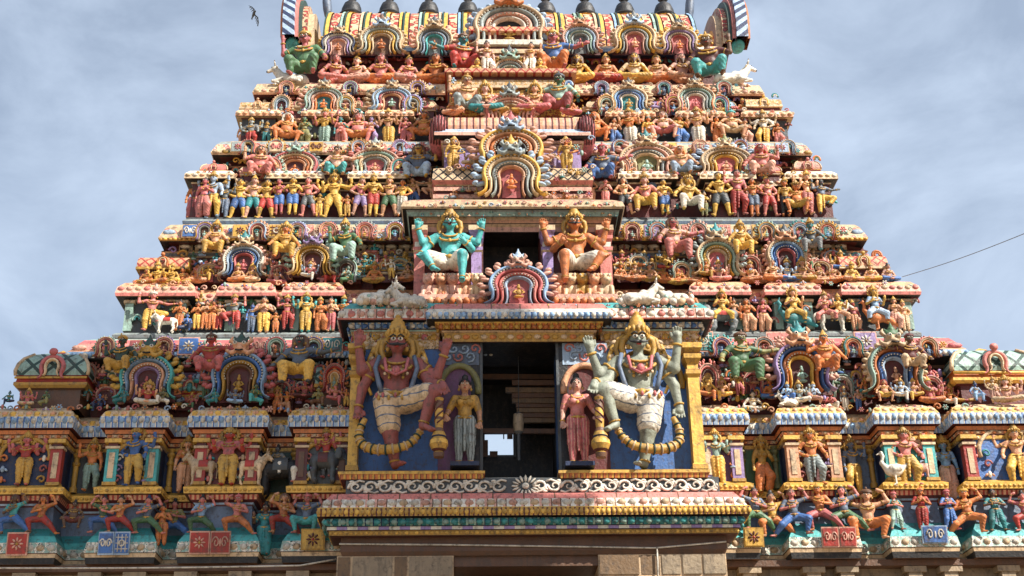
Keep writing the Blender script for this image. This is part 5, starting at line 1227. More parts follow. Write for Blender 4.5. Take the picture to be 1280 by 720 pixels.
rows('figures on the second parapet', Y2+.0, '''
lotus 182 332 356 orange gold kirita
lotus4 196 326 356 yellow orange kirita
lotus 214 328 356 gold yellow kirita
lotus 228 332 357 orange gold bun
lotus 246 328 354 orange peach bun y:.3
lalita 259 328 354 yellow yellow cone y:.3
lotus 297 328 353 peach orange kirita
lotus 314 328 353 peach cream kirita+locks
sage 345 332 356 lightpink rose bun y:.3
lalita4 386 326 353 paleblue white kirita b:rose w:1.1
seat 413 330 358 red red bun y:.2
kneel 434 330 356 mint green bun y:.2
lalita 448 330 356 teal skygrey bun y:.2 f
lotus 468 326 354 orange gold kirita
wave 489 320 350 white yellow kirita
lotus 510 328 352 peach orange bun
lotus 776 326 350 orange peach kirita
lotus 795 326 352 peach orange kirita
lotus 813 328 352 peach gold bun
lotus 830 330 354 orange orange bun y:.2
lotus 848 332 356 orange yellow bun y:.2
lotus 868 328 356 peach orange bun y:.2
lalita 884 322 352 orange gold kirita+locks
lotus4 900 324 352 lightpink pink kirita
lotus 940 324 354 peach orange kirita y:.2
lotus 955 328 354 peach peach bun y:.2
lotus 968 322 352 peach orange bun
lotus4 985 322 352 paleblue blue kirita
lotus 1004 320 352 peach gold kirita+locks
lotus 1024 328 354 peach peach kirita y:.2
lotus 1042 324 354 peach orange kirita y:.2
lotus 1066 326 352 yellow peach kirita
lotus 1090 328 352 peach yellow cone
lotus 1112 328 352 lightpink blue bun
''')
rows('guardians leaning out under the second slab', 33.62, '''
seat 266 274 324 brown gold kirita+locks b:peach
seat 354 276 328 orange yellow kirita+halo b:gold
guard2 432 272 334 green mint kirita
guard 846 272 330 rose pink hair=brown b:lightpink
seat 928 274 324 gold yellow kirita+locks b:gold
seat 1017 272 320 teal grey kirita b:slate
''')
rows('standing row on the third storey', Y3-.18, '''
lady 240 224 274 orange rose bun y:.3
lady 252 220 273 rose pink bun b:rose
four2 264 213 274 paleblue yellow kirita b:paleblue
wave 278 224 274 slate bluegrey kirita f b:slate
hips 296 221 274 yellow blue bun
hips 315 218 274 lightpink teal cone
hips 331 222 274 yellow red bun
holds 348 221 268 rose blue bun
holds 365 219 268 yellow blue bun
hips 385 219 270 pink grey bun b:pink
child 398 240 271 gold yellow bun
dance4 416 214 272 yellow yellow kirita+locks w:1.15
child 434 242 271 orange gold bun
hips 449 218 270 lightpink lilac cone b:rose
holds 466 215 270 yellow red cone b:gold
hips 486 218 270 peach green cone
down 501 222 270 orange white bun b:yellow
wave 516 220 262 peach blue bun y:.2
dance 538 220 252 peach peach bun y:.2 f
hips 738 218 254 peach peach bun y:.2
pray 757 222 258 pink pink bun b:lightpink y:.1
hips 783 221 268 peach slate hair=black
seat 809 214 270 lightpink yellow kirita b:pink
holds 832 222 268 yellow blue bun
seat 862 215 270 yellow white kirita+locks w:1.15
child 881 238 270 cream olive bun
hips 903 215 270 yellow slate hair=black
wave 923 212 270 pink red hair=black b:rose
holds 944 220 270 orange bluegrey bun
hips 964 218 270 pink red cone b:pink
down 983 221 270 orange black kirita b:yellow
gana 998 224 268 orange gold kirita
four 1011 212 268 peach pink kirita+halo
out 1030 222 268 slate yellow bun b:bluegrey
'''.replace('out 1030', 'dance 1030'))
rows('guardians leaning out under the third slab', 34.90, '''
bust 324 182 222 peach pink hair=brown b:pink
bust2 420 182 222 peach turquoise turban=brown b:lightpink
bust 522 180 226 gold paleblue hair=gold b:bluegrey f
bust2 753 180 228 rose blue turban=rose b:bluegrey
bust2 853 182 220 peach paleblue hair=orange b:peach f
bust 953 180 222 pink lightpink hair=red b:pink f
''')
rows('figures on the fourth storey', Y4-.15, '''
down 302 154 184 peach peach bun y:.3
four2 313 146 183 skygrey red kirita b:grey w:1.2
wave 331 150 182 gold teal bun b:slate
gana 356 141 182 orange orange hair=white w:1.1
lady 380 144 183 green olive bun b:olive
four 405 134 183 pink mint kirita+halo b:yellow w:1.1
lady 425 144 183 teal pink bun b:pink
gana 446 141 182 pink orange hair=gold w:1.1
lady 463 144 182 lilac lilac bun b:lightpink
four 486 135 183 peach yellow kirita w:1.1
lady 507 144 182 pink rose bun b:rose
gana 529 140 178 orange orange hair=brown w:1.1
gana 745 140 180 orange orange hair=orange beard w:1.1
lady 768 146 182 peach blue bun b:peach
four 790 134 184 peach white kirita+halo b:orange w:1.1
lady 811 144 182 orange orange bun=turquoise b:yellow
gana 831 139 175 lightpink rose hair=brown w:1.2
lady 851 142 182 orange blue bun b:gold
four 875 133 184 peach white kirita+locks b:peach w:1.1
lady 898 144 182 orange orange bun b:orange
gana 916 138 174 peach cream turban=turquoise w:1.2
lady 934 148 180 peach lightpink bun b:slate
four2 956 137 183 cream yellow kirita b:white w:1.15 f
lady 974 152 182 orange pink bun
lotus 380 109 142 rose cream cone y:.55
lotus 463 108 142 peach cream cone y:.55
lotus 532 110 142 rose peach cone y:.55
lotus 745 112 142 rose cream bun y:.55
lotus 825 112 142 brown lilac cone y:.55
lotus 905 112 142 red red cone y:.55
''')
rows('sages seated below the roof', 37.0, '''
sage 419 68 105 pink pink hair=maroon
lotus 446 68 105 lightpink lightpink cone
sage 475 67 105 pink orange hair=maroon
lotus 510 68 105 pink lightpink cone
sage 546 67 105 orange orange hair=maroon w:1.15
sage 722 68 104 yellow yellow hair=brown beard
lotus 758 66 104 peach red cone b:orange
sage 793 66 104 yellow yellow hair=brown beard b:cream
lotus 823 66 104 peach orange cone b:peach
sage 854 67 104 lightpink peach hair=maroon beard
''')
rows('guardians under the roof', 36.6, '''
bust 380 39 99 rose green turban=gold b:green w:.95
bust2 578 42 92 teal red turban=brown b:red f y:-.6
bust2 693 38 92 rose orange turban=gold b:blue y:-.6
bust 889 43 101 brown turquoise turban=gold b:maroon f w:.95
wave 609 50 98 lightpink white bun y:-1.05
lotus 596 72 98 yellow peach cone y:-1.1
lotus 676 72 98 yellow orange cone y:-1.1
lotus 624 118 142 peach gold cone y:-2.0
lotus 652 118 142 peach gold cone y:-2.0
lotus 568 118 144 orange peach bun y:-2.0
lotus 712 118 144 orange rose bun y:-2.0
wave 663 52 96 peach white bun y:-1.05 f
bust 582 94 142 peach skygrey turban=gold y:-1.95 b:peach
lotus 608 100 142 lightpink teal kirita+locks y:-1.95
lotus 668 100 142 peach rose kirita+locks y:-1.95 f
bust2 699 92 142 green rose turban=slate y:-1.95 b:mint f
''')
rows('figures on the vaulted storey', 33.85, '''
down 566 170 214 yellow gold kirita+locks b:gold w:1.2
lalita 590 184 214 cream cream bun
lalita 603 186 214 gold yellow bun
lalita 674 186 214 yellow gold bun
lalita 688 184 214 cream lilac bun
down 709 170 214 orange yellow kirita+locks b:gold w:1.2
gana 570 236 256 orange orange bun y:-.1
gana 705 236 256 orange orange bun y:-.1
''')
rows('seated groups on the first parapet', Y1+.45, '''
lalita 105 478 504 teal brown bun
lotus 216 474 500 orange maroon kirita
wave 256 468 500 rose green cone
lotus 330 470 498 peach red kirita+halo
lotus4 380 470 498 rose maroon kirita
lalita 870 470 500 peach green kirita+halo
wave 925 462 496 gold rose kirita
lotus 965 470 498 orange blue kirita
kneel 1028 466 494 paleblue orange cone
lalita4 1084 470 500 orange teal kirita+locks
lotus 1148 460 486 peach rose kirita
lotus4 1206 478 504 rose gold kirita
''')
rows('figures on the second parapet', Y2+.28, '''
lalita 278 318 344 orange rose kirita
wave 331 314 346 peach teal kirita
lalita 370 318 342 rose yellow kirita+locks
wave 415 310 342 peach green cone
lotus4 456 314 338 teal gold kirita
lotus 482 314 336 rose orange kirita
lotus 506 314 336 yellow teal cone
lotus4 778 312 336 rose gold kirita
lotus 806 312 336 teal orange kirita
lotus4 832 314 338 yellow red cone
wave 874 308 342 orange teal kirita
wave 958 308 342 peach rose kirita
lalita 1008 312 340 orange green kirita+locks
lotus4 1052 312 338 gold blue kirita
''')
rows('figures on the fourth storey', Y4+.3, '''
lotus 352 118 146 peach rose kirita
lotus 437 116 144 orange teal kirita
lotus 516 116 144 rose gold kirita
lotus 762 116 144 orange rose kirita
lotus 845 116 144 teal orange kirita
lotus 894 116 144 peach gold cone
lotus 930 122 144 orange maroon cone
''')
# ------------------------------------------------------------------ the large sculptures
def big(name, key, p, top, skin, cloth, flip, arms, legs, hat, label, group, cloth_kind='shorts', w=1.15, limb=1.1, fem=False, bodice=None, clothmat=None, h=.0068, mous=True, eyes='bigeyes', crown=1.0):
    if key not in FIGS: build_fig(key, arms, legs, h=h, w=w, limb=limb, fingers=True, cloth=cloth_kind, fem=fem)
    D = FIGS[key]; hs = hat.split('+'); topz = D['head'].z+max(GEAR[x][1]*(crown if x == 'kirita' else 1) for x in hs); k = (top-p.z)/(topz-D['zmin'])
    o = link(name, None, None, (p.x, p.y, p.z-D['zmin']*k)); o.scale = (-k if flip else k, k, k)
    link('body', D['body'], o, mat=skin); link('shorts' if cloth_kind == 'shorts' else 'garment', D['cloth'], o, mat=cloth); link('jewellery', D['jewel'], o, mat='gold')
    if bodice: link('bodice', D['bodice'], o, mat=bodice)
    link('face_paint', GEAR[eyes][0], o, D['head'])
    if mous: link('moustache', GEAR['moustache'][0], o, D['head']+Vector((0, .014, .014)), mat='black', scale=(1.25, 1.2, 1.45))
    for x in hs: link({'kirita': 'crown', 'cone': 'crown', 'bun': 'hair', 'hair': 'hair', 'locks': 'hair_locks'}.get(x, x), GEAR[x][0], o, D['head'], mat={'bun': 'black'}.get(x, 'gold'), scale=(1.0, 1.0, crown) if x == 'kirita' else None)
    thing(o, label, 'statue', group); return o, k, D
LEG['raise'] = (.50, [((-.035,-.01,-.235), (-.075,.01,-.465), (-.13,-.085,-.485)), ((.20,-.15,.015), (.13,-.13,-.225), (.20,-.21,-.285))])
LEG['throne'] = (.36, [((.17,-.15,.0), (.10,-.17,-.13), (.05,-.20,-.17)), ((.06,-.20,-.005), (.06,-.19,-.27), (.06,-.27,-.30))])
dv_arms = [(-1, ((.105,-.02,-.06), (.135,-.06,.13), (.13,-.08,.235))), (1, ((.14,-.03,-.11), (.20,-.08,.05), (.225,-.10,.155))), (1, ((.09,-.06,-.17), (.19,-.17,-.225), (.215,-.20,-.31))), (-1, ((.10,.02,-.18), (.125,.01,-.34), (.12,-.02,-.43)))]
def snake_club(o, k):
    m = MB(); pts = [(-.215,-.02,.36), (-.25,-.04,.26), (-.235,-.06,.17), (-.15,-.09,.115), (-.03,-.11,.105), (.08,-.11,.13), (.15,-.10,.19), (.19,-.08,.27)]
    P = [Vector(pts[0])]; 
    for a, b, c, d in zip([pts[0]]+pts[:-2], pts[:-1], pts[1:], pts[2:]+[pts[-1]]):
        for j in range(1, 6):
            t = j/5; a_, b_, c_, d_ = map(Vector, (a, b, c, d)); P.append(.5*((2*b_)+(c_-a_)*t+(2*a_-5*b_+4*c_-d_)*t*t+(3*b_-a_-3*c_+d_)*t**3))
    m.tube(P, lambda t: .036*(1-.45*abs(2*t-1)), 'gold', 9); s = link('serpent_coil', m.mesh('serpent_coil'), o)
    m = MB()
    for i in range(3, len(P)-2, 2):
        d = (P[i+1]-P[i-1]).normalized(); u = d.cross(Vector((0,1,.1))).normalized(); v = d.cross(u); r = .037*(1-.45*abs(2*i/(len(P)-1)-1))+.002
        m.tube([P[i]+(u*math.cos(j*math.pi/5)+v*math.sin(j*math.pi/5))*r for j in range(10)], .007, ('cream', 'darkgreen')[i//2 % 2], 5, True)
    link('serpent_stripes', m.mesh('serpent_stripes'), s)
    m = MB(); c = (.315, -.19, 0)
    m.lathe([(.0,.015,'brown'),(.035,.02,'brown'),(.04,.05,'gold'),(.03,.06,'maroon'),(.05,.075,'gold'),(.066,.11,'yellow'),(.062,.14,'gold'),(.045,.16,'navy'),(.052,.17,'gold'),(.04,.2,'brown'),(.028,.23,'gold'),(.030,.29,'brown'),(.027,.31,'yellow'),(.030,.37,'brown'),(.025,.43,'gold'),(.032,.45,'brown'),(.0,.475,'gold')], 'gold', c, 14)
    for i in range(3): m.tube([(c[0]+.030*math.cos(t+i*2.1), c[1]+.030*math.sin(t+i*2.1), .26+t*.026) for t in [j*.5 for j in range(14)]], .006, 'maroon', 5)
    link('club', m.mesh('club'), o)
    m = MB(); m.tube([(-.085,-.088,.80), (-.07,-.105,.70), (.0,-.112,.66), (.07,-.105,.70), (.085,-.088,.80)], .012, 'rose', 6); m.ell((0,-.105,.70), (.03,.02,.035), 'rose', 8, 6)
    for q in (-1, 1): m.tube([(q*.125,-.05,.83), (q*.15,-.075,.73), (q*.12,-.09,.60), (q*.10,-.085,.54)], .017, 'bluegrey', 6)
    link('garland', m.mesh('garland'), o)
    m = MB(); hd = Vector((0, 0, .94))       # long gilt loops and flame plumes behind the shoulders
    for q in (-1, 1):
        m.tube([(q*.085, .03, 1.0), (q*.135, .03, .97), (q*.155, .03, .89), (q*.135, .02, .82), (q*.10, .0, .80)], lambda t: .020, 'gold', 7)
        m.tube([(q*.10, .03, .98), (q*.17, .04, .93), (q*.205, .04, .84), (q*.19, .03, .74), (q*.215, .03, .64), (q*.18, .03, .56)], lambda t: .022*(1-.5*t), 'yellow', 7)
        for j in range(6): m.ell((q*(.165+.012*j), .03, .95-.055*j), (.030, .016, .018), 'gold' if j % 2 else 'cream', 6, 4, Matrix.Rotation(q*.5, 3, 'Y'))
        for j in range(4): m.ell((q*.05, -.075, .74-.028*j), (.012, .012, .014), 'gold', 6, 4); m.ell((q*(.02+.02*j), -.088, .71-.02*abs(j-1.5)), (.012, .010, .014), 'cream' if j % 2 else 'gold', 6, 4)
    for j in range(9): m.ell((.135*math.sin((j-4)*.36), -.085-.014*math.cos((j-4)*.36), .515-.02*(j % 2)), (.012, .010, .022), 'gold' if j % 2 else 'rose', 6, 4)
    link('ornaments', m.mesh('ornaments'), o)
YD = PB+.10
for px, top, skin, cl, fl, lab in ((493, 394, 'brick', 'cloth_cream', False, 'large brick-red moustached door guardian in white shorts with raised knee, banded serpent and club'), (806, 390, 'sage', 'cloth_white', True, 'large grey-green moustached door guardian in white shorts with raised knee, serpent and club')):
    p = W(px, 586, YD); o, k, D = big('door_guardian_statue', 'door', p, Z(top, YD, px), skin, cl, fl, dv_arms, 'raise', 'kirita+locks', lab, 'giant door guardians', crown=1.15, w=1.24, limb=1.18); snake_club(o, k)
for px, top, skin, cl, bod, fl, lab in ((581, 468, 'peach', 'cloth_grey', 'gold', True, 'slender woman statue in gold bodice and grey skirt beside the tall doorway'), (724, 466, 'lightpink', 'cloth_rose', 'pink', False, 'slender woman statue in pink bodice and red skirt beside the tall doorway')):
    p = W(px, 582, YD+.1); o, k, D = big('woman_statue', 'attendant', p, Z(top, YD+.1, px), skin, cl, fl, [(-1, 'down'), (1, 'give')], 'stand', 'bun', lab, 'women beside the doorway', cloth_kind='trousers', w=.98, limb=.95, fem=True, bodice=bod, mous=False, eyes='eyes', h=.008)
    m = MB(); m.box(-.16, .16, -.16, .08, D['zmin']-.045, D['zmin']+.003, 'navy'); link('plinth', m.mesh('plinth'), o)
up_arms = [(-1, ((.14,-.02,-.07), (.19,-.06,.08), (.19,-.08,.17))), (1, ((.14,-.02,-.07), (.19,-.06,.08), (.19,-.08,.17))), (-1, 'knee'), (1, 'hold')]
YU = PU-.18
for px, skin, fl, lab in ((562, 'turquoise', False, 'turquoise moustached guardian in white shorts seated on a row of lions'), (721, 'orange', True, 'orange moustached guardian in white shorts seated on a row of lions')):
    m = MB(); slab_px(m, px-26, px+26, 342, 380, YU-.12, .5, 'rose'); part('throne', m, UP)
    p = W(px, 364, YU-.12); big('seated_guardian_statue', 'throned', p, Z(258, YU-.12, px), skin, 'white', fl, up_arms, 'throne', 'kirita+locks', lab, 'guardians of the upper porch')
# ------------------------------------------------------------------ animals
def beast(kind):
    s = SDF(.014, (-.75,-.4,-.05), (.75,.4,1.15))
    if kind in ('bull', 'horse', 'elephant', 'lion'):   # standing, head to -X, side on
        fat = dict(bull=1., horse=.86, elephant=1.35, lion=.85)[kind]; zb = dict(bull=.50, horse=.56, elephant=.52, lion=.48)[kind]
        s.cone((-.22,0,zb), (.25,0,zb+.01), .15*fat, .14*fat, .05); s.ell((-.24,0,zb+.01), (.15*fat,.14*fat,.18*fat), .04)
        for x in (-.27, .27):
            for q in (-1, 1):
                y = q*.085*fat; b = .03 if x > 0 else -.01; th = .075 if kind != 'elephant' else .10; lo = .034 if kind != 'elephant' else .075
                s.chain([(x,y,zb-.05), (x-.01,y,zb*.55), (x+b,y,zb*.48), (x,y,.06), (x-.03,y,.03)], [th,th*.72,lo*1.25,lo,lo*1.1], .02)
        if kind == 'elephant':
            s.ell((-.50,0,.70), (.15,.13,.17), .05); s.chain([(-.62,0,.66), (-.70,0,.48), (-.69,0,.28), (-.64,0,.18)], [.075,.055,.042,.035], .03)
            for q in (-1, 1): s.ell((-.44,q*.14,.70), (.11,.03,.15), .02); s.cone((-.60,q*.07,.58), (-.72,q*.10,.52), .024, .012, .01)
            s.chain([(.40,0,.6), (.47,0,.35)], [.025,.015], .02)
        elif kind == 'horse':
            s.chain([(-.28,0,.64), (-.42,0,.84), (-.47,0,.93)], [.13,.085,.07], .04); s.chain([(-.46,0,.94), (-.60,0,.82), (-.65,0,.77)], [.07,.052,.045], .03)
            for q in (-1, 1): s.cone((-.44,q*.03,.98), (-.44,q*.04,1.06), .022, .008, .01)
            s.chain([(-.36,0,.94), (-.28,0,.78), (-.2,0,.70)], [.03,.035,.025], .02); s.chain([(.38,0,.66), (.50,0,.56), (.50,0,.30)], [.035,.045,.03], .02)
        else:
            s.chain([(-.30,0,.58), (-.44,0,.72)], [.13,.10], .05); s.ell((-.50,0,.76), (.09,.085,.10), .03); s.cone((-.54,0,.74), (-.64,0,.67), .065, .05, .03)
            for q in (-1, 1): s.chain([(-.48,q*.05,.83), (-.50,q*.11,.90), (-.52,q*.10,.98)], [.026,.02,.010], .012); s.ell((-.44,q*.11,.76), (.03,.05,.03), .02)
            if kind == 'bull': s.ell((-.20,0,.70), (.10,.07,.09), .04)
            s.chain([(.39,0,.58), (.44,0,.40), (.43,0,.2)], [.022,.016,.024], .02)
    elif kind == 'nandi':   # lying bull, head to -X
        s.cone((-.20,0,.26), (.28,0,.24), .19, .20, .05); s.ell((-.12,0,.45), (.11,.08,.10), .05)
        s.chain([(-.28,0,.36), (-.42,0,.56), (-.46,0,.64)], [.16,.11,.10], .05); s.ell((-.50,0,.68), (.10,.09,.10), .03); s.cone((-.54,0,.66), (-.67,0,.58), .07, .055, .03)
        for q in (-1, 1):
            s.chain([(-.26,q*.15,.18), (-.50,q*.17,.10), (-.34,q*.17,.05)], [.075,.05,.035], .02); s.chain([(.24,q*.17,.18), (.05,q*.24,.14), (.26,q*.26,.05)], [.12,.07,.04], .03)
            s.chain([(-.48,q*.06,.76), (-.49,q*.12,.84), (-.51,q*.10,.94)], [.028,.022,.010], .012); s.ell((-.42,q*.13,.68), (.03,.06,.03), .02)
        s.chain([(.46,0,.25), (.50,.1,.15), (.44,.2,.06)], [.025,.018,.025], .02)
    elif kind == 'swan':
        s.ell((.02,0,.42), (.26,.16,.17), .04); s.chain([(-.18,0,.48), (-.30,0,.62), (-.24,0,.80), (-.28,0,.88)], [.09,.055,.045,.06], .03); s.cone((-.31,0,.88), (-.42,0,.84), .03, .012, .01)
        s.chain([(.22,0,.46), (.42,0,.56), (.52,0,.66)], [.10,.06,.02], .04)
        for q in (-1, 1): s.chain([(.02,q*.07,.30), (.03,q*.08,.06), (-.05,q*.09,.02)], [.03,.022,.02], .02); s.ell((.06,q*.14,.46), (.20,.05,.10), .02)
    elif kind == 'peacock':
        s.ell((.0,0,.44), (.26,.16,.18), .04); s.chain([(-.16,0,.50), (-.32,0,.70), (-.30,0,.90), (-.35,0,.98)], [.11,.06,.045,.06], .03); s.cone((-.38,0,.97), (-.48,0,.93), .028, .01, .01)
        s.chain([(.20,0,.44), (.42,0,.36), (.66,0,.18)], [.13,.11,.05], .04)
        for q in (-1, 1): s.chain([(.02,q*.08,.30), (.03,q*.09,.06), (-.06,q*.1,.02)], [.035,.025,.022], .02)
        s.cone((-.33,0,1.02), (-.30,0,1.12), .014, .02, .01)
    elif kind == 'yali':    # small crouching lion seen from the front
        s.ell((0,.10,.38), (.22,.2,.30), .04); s.ell((0,-.06,.72), (.20,.17,.19), .04); s.ell((0,-.20,.64), (.12,.10,.09), .03)
        for q in (-1, 1): s.chain([(q*.17,-.04,.45), (q*.19,-.12,.2), (q*.18,-.20,.05)], [.09,.065,.06], .02); s.ell((q*.24,.1,.16), (.10,.16,.14), .03); s.ell((q*.15,.0,.90), (.05,.03,.06), .02); s.ell((q*.08,-.2,.78), (.05,.05,.05), .01)
    return s.mesh(kind)
BEAST = {}
def animal(kind, px, top, foot, Y, col, label, cat, flip=False, rz=0., group=None, sx=1.0, extra=None):
    if kind not in BEAST:
        me = beast(kind); co = np.empty(len(me.vertices)*3, np.float32); me.vertices.foreach_get('co', co); BEAST[kind] = (me, co[2::3].min(), co[2::3].max())
        e = MB()
        ex = dict(bull=(-.57,.065,.79), lion=(-.57,.065,.79), nandi=(-.57,.07,.71), horse=(-.54,.055,.90), elephant=(-.60,.10,.74), swan=(-.31,.05,.90), peacock=(-.38,.05,1.0), yali=(-.21,-.09,.79)).get(kind)
        for q in (-1, 1):
            if kind == 'yali': e.ell((q*.08,-.24,.79), (.035,.02,.035), 'white', 7, 5); e.ell((q*.08,-.262,.79), (.015,.01,.015), 'black', 6, 4)
            else: e.ell((ex[0], q*ex[1], ex[2]), (.018,.012,.018), 'black', 6, 4)
        if kind in ('bull', 'nandi'):
            for q in (-1, 1): e.ell((-.515 if kind == 'bull' else -.505, q*.10, .97 if kind == 'bull' else .93), (.018,.018,.04), 'brown', 6, 4)
            e.ell((-.655 if kind == 'bull' else -.70, 0, .655 if kind == 'bull' else .57), (.035,.05,.035), 'slate', 8, 5)
        BEAST[kind+'_e'] = e.mesh('eyes')
        c = MB()
        if kind in ('horse', 'elephant', 'bull'):
            f = {'horse': .86, 'elephant': 1.35, 'bull': 1.}[kind]; zb = {'horse': .56, 'elephant': .52, 'bull': .5}[kind]
            for t in range(-110, 111, 20):
                a, b = R(t), R(t+20)
                if t < 110: c.add([(x, .165*f*math.sin(u), zb+.01+.168*f*math.cos(u)) for x in (-.12, .17) for u in (a, b)], [(0,1,3,2)], 'red', True)
            BEAST[kind+'_c'] = c.mesh('saddle_cloth', False)
    me, lo, hi = BEAST[kind]; k = (Z(top, Y, px)-Z(foot, Y, px))/(hi-lo); p = W(px, foot, Y)
    name = {'nandi': 'bull_statue', 'yali': 'lion_statue', 'bull': 'bull_statue', 'lion': 'lion_statue'}.get(kind, kind+'_statue')
    o = link(name, None, None, (p.x, p.y, p.z-lo*k)); o.scale = (-k*sx if flip else k*sx, k, k); o.rotation_euler = (0, 0, rz)
    link('body', me, o, mat=col); link('face_paint', BEAST[kind+'_e'], o)
    if kind+'_c' in BEAST: link('saddle_cloth', BEAST[kind+'_c'], o, mat=extra or 'red')
    thing(o, label, cat, group); return o
A_ = animal
A_('nandi', 364, 78, 108, 36.55, 'white', 'white bull lying on the corner of the top ledge at the left end', 'bull', group='lying white bulls', sx=1.15)
A_('nandi', 915, 76, 107, 36.55, 'white', 'white bull lying on the corner of the top ledge at the right end', 'bull', True, group='lying white bulls', sx=1.15)
for i, (px, t, f, fl) in enumerate(((470, 346, 384, True), (512, 352, 386, False), (800, 348, 382, True), (842, 350, 382, False))):
    A_('nandi', px, t, f, PW-.12-.25*(i in (1, 2)), 'white', ('white bull on the porch cornice, outermost one beside the second storey figures', 'white bull on the porch cornice behind the turquoise guardian lions', 'white bull on the porch cornice next to the orange guardian lions', 'white bull on the porch cornice nearest the grey elephant')[i], 'bull', fl, group='white bulls on the porch cornice', sx=1.1)
A_('elephant', 905, 382, 414, Y2-.28, 'grey', 'grey elephant carrying a golden rider on the second storey', 'elephant', extra='red', sx=1.2)
A_('peacock', 992, 372, 414, Y2-.28, 'teal', 'teal peacock carrying a haloed rider on the second storey', 'peacock', sx=1.1)
A_('horse', 1042, 376, 415, Y2-.28, 'white', 'white horse carrying two riders on the second storey', 'horse', True, extra='rose', sx=1.1)
A_('peacock', 1097, 372, 414, Y2-.28, 'orange', 'orange bird carrying a haloed rider on the second storey', 'bird')
A_('bull', 207, 388, 416, Y2-.35, 'white', 'small white cow with red cloth on the second storey', 'cow', sx=1.0)
A_('bull', 252, 560, 608, Y1-.05, 'cream', 'cream bull half behind the red four-armed niche deity, head outwards', 'bull', extra='red', sx=.8)
A_('bull', 312, 560, 608, Y1-.05, 'cream', 'cream bull half behind the red four-armed niche deity, near the dark elephant', 'bull', True, extra='red', sx=.8)
A_('elephant', 348, 566, 622, Y1+.25, 'black', 'black elephant under a dark seated deity in the lowest storey', 'elephant', extra='slate')
A_('elephant', 404, 560, 606, Y1-.1, 'slate', 'dark elephant below the red four-armed deity next to the porch', 'elephant', True, extra='maroon', sx=.8)
A_('swan', 1119, 564, 608, Y1-.15, 'white', 'white swan beside the pink niche deity, on its outer doorway side', 'swan', extra=None, sx=.9)
A_('bull', 1152, 566, 608, Y1-.02, 'lightpink', 'pale cow behind the pink niche deity', 'cow', True, sx=.7, extra='lightpink')
A_('nandi', 987, 488, 508, Y1-.1, 'white', 'small white bull lying on the first parapet below the rainbow gable', 'bull', sx=1.1)
for j, (x0, x1, n, cols, lab) in enumerate(((528, 604, 5, ('lightpink', 'peach', 'lightpink', 'peach', 'cream'), 'pinkish crouching lion under the turquoise guardian'), (692, 766, 5, ('peach', 'cream', 'gold', 'peach', 'cream'), 'golden crouching lion under the orange guardian'))):
    for i in range(n):
        px = x0+(i+.5)*(x1-x0)/n
        A_('yali', px, 341, 378, YU-.27, cols[i], '%s, %s from the left' % (lab, ('first', 'second', 'third', 'fourth', 'fifth')[i]), 'lion', group='lions under the upper guardians', sx=.9)
# lotus scroll bases under the lions
for px0, px1, k in ((524, 606, 'peach'), (690, 770, 'peach')):
    m = MB(); n = 9
    for i in range(n):
        px = px0+(i+.5)*(px1-px0)/n; c = W(px, 377, YU-.42); m.ell(c, (.10,.16,.12), k if i % 2 else 'orange', 8, 6, Matrix.Rotation(.5*(1 if i < n/2 else -1), 3, 'Y'))
    m.box(X(px0, 380, YU), X(px1, 380, YU), YU-.5, YU+.4, Z(383, YU), Z(377, YU), 'lightpink'); part('lotus_base', m, UP)

# ------------------------------------------------------------------ labels: by looks, then by neighbour, then by order along the row
ROWW = {'ledge bearers along the plinth': 'on the plinth', 'deities in the niches of the lowest storey': 'in a lowest-storey niche', 'seated groups on the first parapet': 'on the first parapet', 'guardians leaning out under the first slab': 'under the first slab',
 'narrative figures on the second storey': 'on the second storey', 'figures on the second parapet': 'on the second parapet', 'guardians leaning out under the second slab': 'under the second slab', 'standing row on the third storey': 'on the third storey', 'guardians leaning out under the third slab': 'under the third slab',
 'figures on the fourth storey': 'on the fourth storey', 'sages seated below the roof': 'below the roof', 'guardians under the roof': 'under the roof', 'figures on the vaulted storey': 'on the vaulted storey'}
ORD = ['first', 'second', 'third', 'fourth', 'fifth', 'sixth', 'seventh', 'eighth', 'ninth', 'tenth', 'eleventh', 'twelfth']
from collections import Counter
def look(e):
    o, row, x, skin, pose, cloth, bod, hs, beard = e; pw = POSEW[pose]
    s = SKINW[skin]+' '+('bearded '+pw if beard else pw)
    c = bod or cloth
    if bod and cloth and bod != cloth and len(pw.split()) < 4: s += ' in %s top and %s garment' % (SKINW[bod], SKINW[cloth])
    elif c: s += ' in '+SKINW[c]+(' clothes' if bod else ' garment')
    return s+' '+ROWW[row]
LK = [look(e) for e in ALLFIG]; CN = Counter(LK)
for i, (e, s) in enumerate(zip(ALLFIG, LK)):
    if CN[s] > 1:
        same = sorted([q for q, t in zip(ALLFIG, LK) if t == s], key=lambda q: q[2]); k = [q[0] for q in same].index(e[0])
        s = s.replace(' garment', '').replace(' clothes', '').replace(' bodice and', ' and').replace('figure with hands on hips', 'figure hands on hips').replace('standing figure with one raised hand', 'figure raising one hand').replace('figure clasping an offering', 'offering bearer')+(', %s of %d from the left' % (ORD[k], len(same)))
    if len(s.split()) > 16: s = s.split(', ')[0].replace(' standing', '')+', '+s.split(', ')[1].replace(' from the left', ' from left')
    if len(s.split()) > 16: s = s.replace(' standing', '').replace(' with one raised hand', ' raising hand').replace(' seated', '').replace(' with one leg down', '').replace(' with raised palm', '').replace(' and ', '/')
    if len(s.split()) > 16: s = s.replace(' in a lowest-storey niche', ' in lowest niche').replace(' on the', ' on')
    e[0]['label'] = s
